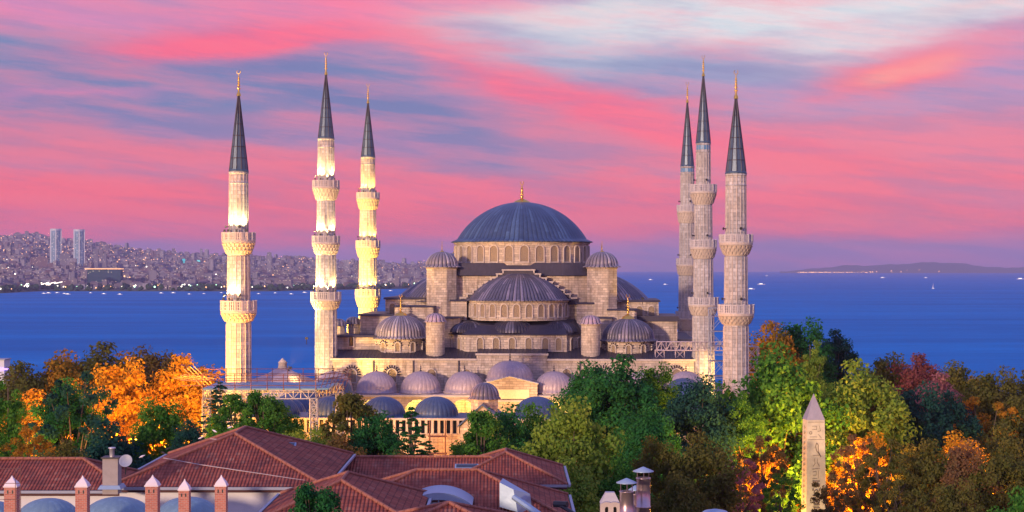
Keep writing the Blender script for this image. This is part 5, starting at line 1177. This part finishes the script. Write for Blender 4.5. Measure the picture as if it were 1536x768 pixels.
# tan service chimney and satellite dish
q = P(168, 724, 76.5); sc = thing('service_chimney', (q.x, 76.5, q.z-.5), 'square tan block chimney with a steel flue on the tiled roof', 'chimney'); hh_ = (724-687)*76.5/F+.5
MB().box(-.36, .36, -.36, .36, 0, hh_).obj('stack', plain('tan_render', (.34, .31, .30), .9), sc); MB().box(-.42, .42, -.42, .42, hh_, hh_+.07).obj('cap', DARK, sc)
MB().lathe([(.12, hh_+.07), (.12, hh_+.42), (.17, hh_+.44), (.17, hh_+.5), (.01, hh_+.52)], 12).obj('flue', plain('galvanised', (.6, .62, .66), .35, metal=.6, var=.1), sc); MB().box(-.55, .55, -.55, .55, .25, .42, taper=.1).obj('flashing', SHEET, sc)
q = P(189, 692, 76); sdh = thing('satellite_dish', (q.x, 76, q.z-.35), 'round grey satellite dish beside the tan chimney', 'satellite dish')
M = Matrix.Translation((0, 0, .35)) @ Matrix.Rotation(R(62), 4, 'X') @ Matrix.Rotation(R(0), 4, 'Y')
MB().lathe([(.01, .0), (.12, .012), (.22, .04), (.3, .085), (.31, .085), (.22, .025), (.01, -.02)], 22, M=M).obj('dish', plain('dish_grey', (.30, .34, .42), .5), sdh); MB().tube((0, .05, .3), (-.1, .3, -.3), .03).obj('arm', DARK, sdh)
# steel flues and stone turret at the bottom
FLUE = plain('copper_tint_steel', (.50, .40, .42), .32, metal=.8, var=.12)
for px, pc, pt, hw, Y, lab in ((965, 700, 718, 10.5, 57, 'taller steel flue with a conical rain hat'), (940, 717, 738, 10.5, 56, 'shorter steel flue with a conical rain hat'), (953, 728, 742, 7, 58.5, 'flue hat half hidden between the two bigger flues')):
    s_ = Y/F; X = (px-768)*s_; fl = thing('steel_flue', (X, Y, 14), lab, 'flue'); zt_ = Zp(pt, Y)-14; w = hw*s_
    pr = [(w, 0)]
    for f_ in (.3, .6, .82): pr += [(w, zt_*f_), (w*1.1, zt_*f_+.01), (w*1.1, zt_*f_+.04), (w, zt_*f_+.05)]
    MB().lathe(pr+[(w, zt_), (w*1.08, zt_+.01), (w*1.08, zt_+.03), (w*.85, zt_+.03), (w*.8, zt_-.3)], 20).obj('pipe', FLUE, fl); zc1 = Zp(pc, Y)-14
    MB().lathe([(w*1.5, zc1-.17), (w*1.5, zc1-.15), (.02, zc1), (.01, zc1)], 20).lathe([(w*1.48, zc1-.172), (.02, zc1-.1)], 20).obj('rain_hat', SHEET, fl); mb = MB()
    for a in (0.5, 2.6, 4.7):
        mb = MB(); mb.tube((w*.95*math.cos(a), w*.95*math.sin(a), zt_), (w*.95*math.cos(a), w*.95*math.sin(a), zc1-.12), .015, 4); mb.obj('hat_stay', FLUE, fl)
q = P(915, 738, 58); stt = thing('stone_turret', (q.x, 58, 14), 'small pale stone turret with arched openings beside the steel flues', 'turret'); zt_ = q.z-14; w = .31
MB().box(-w, w, -w, w, 0, zt_-.4).obj('stack', PARAPET, stt); MB().box(-w*1.15, w*1.15, -w*1.15, w*1.15, zt_-.4, zt_, taper=.2).obj('cap', plain('turret_cap_stone', (.45, .45, .48), .9), stt)
for s_ in (-1, 1): window(stt, s_*.14, -w-.005, zt_-.72, 0, .14, .26, name='arched_opening', pane=DARK, pane_name='pane')
MB().box(.33, .62, -.3, .3, 0, zt_-.45, taper=.0).obj('side_stack', PARAPET, stt)
q = P(1073, 763, 62); r_ = thing('metal_skylight', (q.x, 62, q.z-.6), 'pale blue curved skylight at the bottom edge below the chestnut tree', 'skylight'); MB().lathe([(.55, 0), (.55, .42), (.42, .52), (.01, .6)], 18).obj('dome', SHEET, r_)
# gulls and pigeons on the roofs
GW = plain('gull_white', (.8, .8, .84), .7, var=.05); PG = plain('pigeon_dark', (.05, .045, .06), .7)
def bird(px, py, Y, m_, name, label, rz, sc_=1.0):
    sc_ *= .5
    q = P(px, py, Y); b = thing(name, q, label, 'bird', rz, name+'s on the roofs'); b.scale = (sc_,)*3; mb = MB()
    Mx = Matrix.Translation((0, 0, .14)) @ Matrix.Rotation(R(70), 4, 'Y')
    mb.lathe([(.01, -.26), (.035, -.2), (.06, -.1), (.075, 0), (.065, .08), (.045, .13), (.035, .16), (.045, .19), (.04, .23), (.015, .25), (.008, .3)], 10, M=Mx); mb.tube((0, .02, .1), (0, .02, 0), .008, 4); mb.tube((0, -.02, .1), (0, -.02, 0), .008, 4)
    mb.obj('body', m_, b)
bird(301, 659, 83.5, GW, 'gull', 'lowest of the white gulls standing on the hip of the big tiled roof', .4, 1.1); bird(322, 649, 84.5, GW, 'gull', 'middle white gull on the hip of the big tiled roof', 2.6, 1.2); bird(345, 643, 85.5, GW, 'gull', 'white gull at the peak of the big tiled roof', .2, 1.1); bird(213, 687, 80.5, GW, 'gull', 'white gull low on the slope near the satellite dish', .5, 1.2)
bird(252, 675, 82.5, PG, 'pigeon', 'dark pigeon on the upper part of the roof hip', .3); bird(245, 681, 82, PG, 'pigeon', 'dark pigeon just below the other on the roof hip', 2.8)
# cables slung over the tiles, rusty bars at the left edge
for name, pts, lab in (('roof_cable', [(315, 661, 84), (335, 663, 83.8), (368, 662, 84)], 'short slack cable near the peak of the big roof'), ('roof_cable', [(245, 690, 80.4), (300, 700, 79.9), (380, 712, 79.3), (458, 724, 78.6)], 'long cable running down across the broad tiled slope'), ('roof_cable', [(368, 662, 84.3), (440, 690, 84.2), (503, 712, 84)], 'cable following the side slope of the big roof')):
    mb = MB(); v_ = [P(*p_)+Vector((0, 0, .1)) for p_ in pts]
    for a, b in zip(v_, v_[1:]): mb.tube(a, b, .022, 4)
    tag(mb.obj(name, plain('cable_pale', (.5, .42, .42), .8) if 'cable_pale' not in bpy.data.materials else bpy.data.materials['cable_pale']), lab, 'cable')
mb = MB(); Y = 62
for px in (23, 31): mb.tube(P(px, 696 if px == 31 else 702, Y), P(px, 790, Y), .014, 5)
for py in (703, 725, 749): mb.tube(P(-20, py, Y), P(31, py, Y), .012, 5)
mb.tube(P(23, 790, Y), P(23, 900, Y), .03, 5)
tag(mb.obj('rusty_frame', RUST), 'thin rusty bar frame in front of the first brick chimney', 'metal frame')
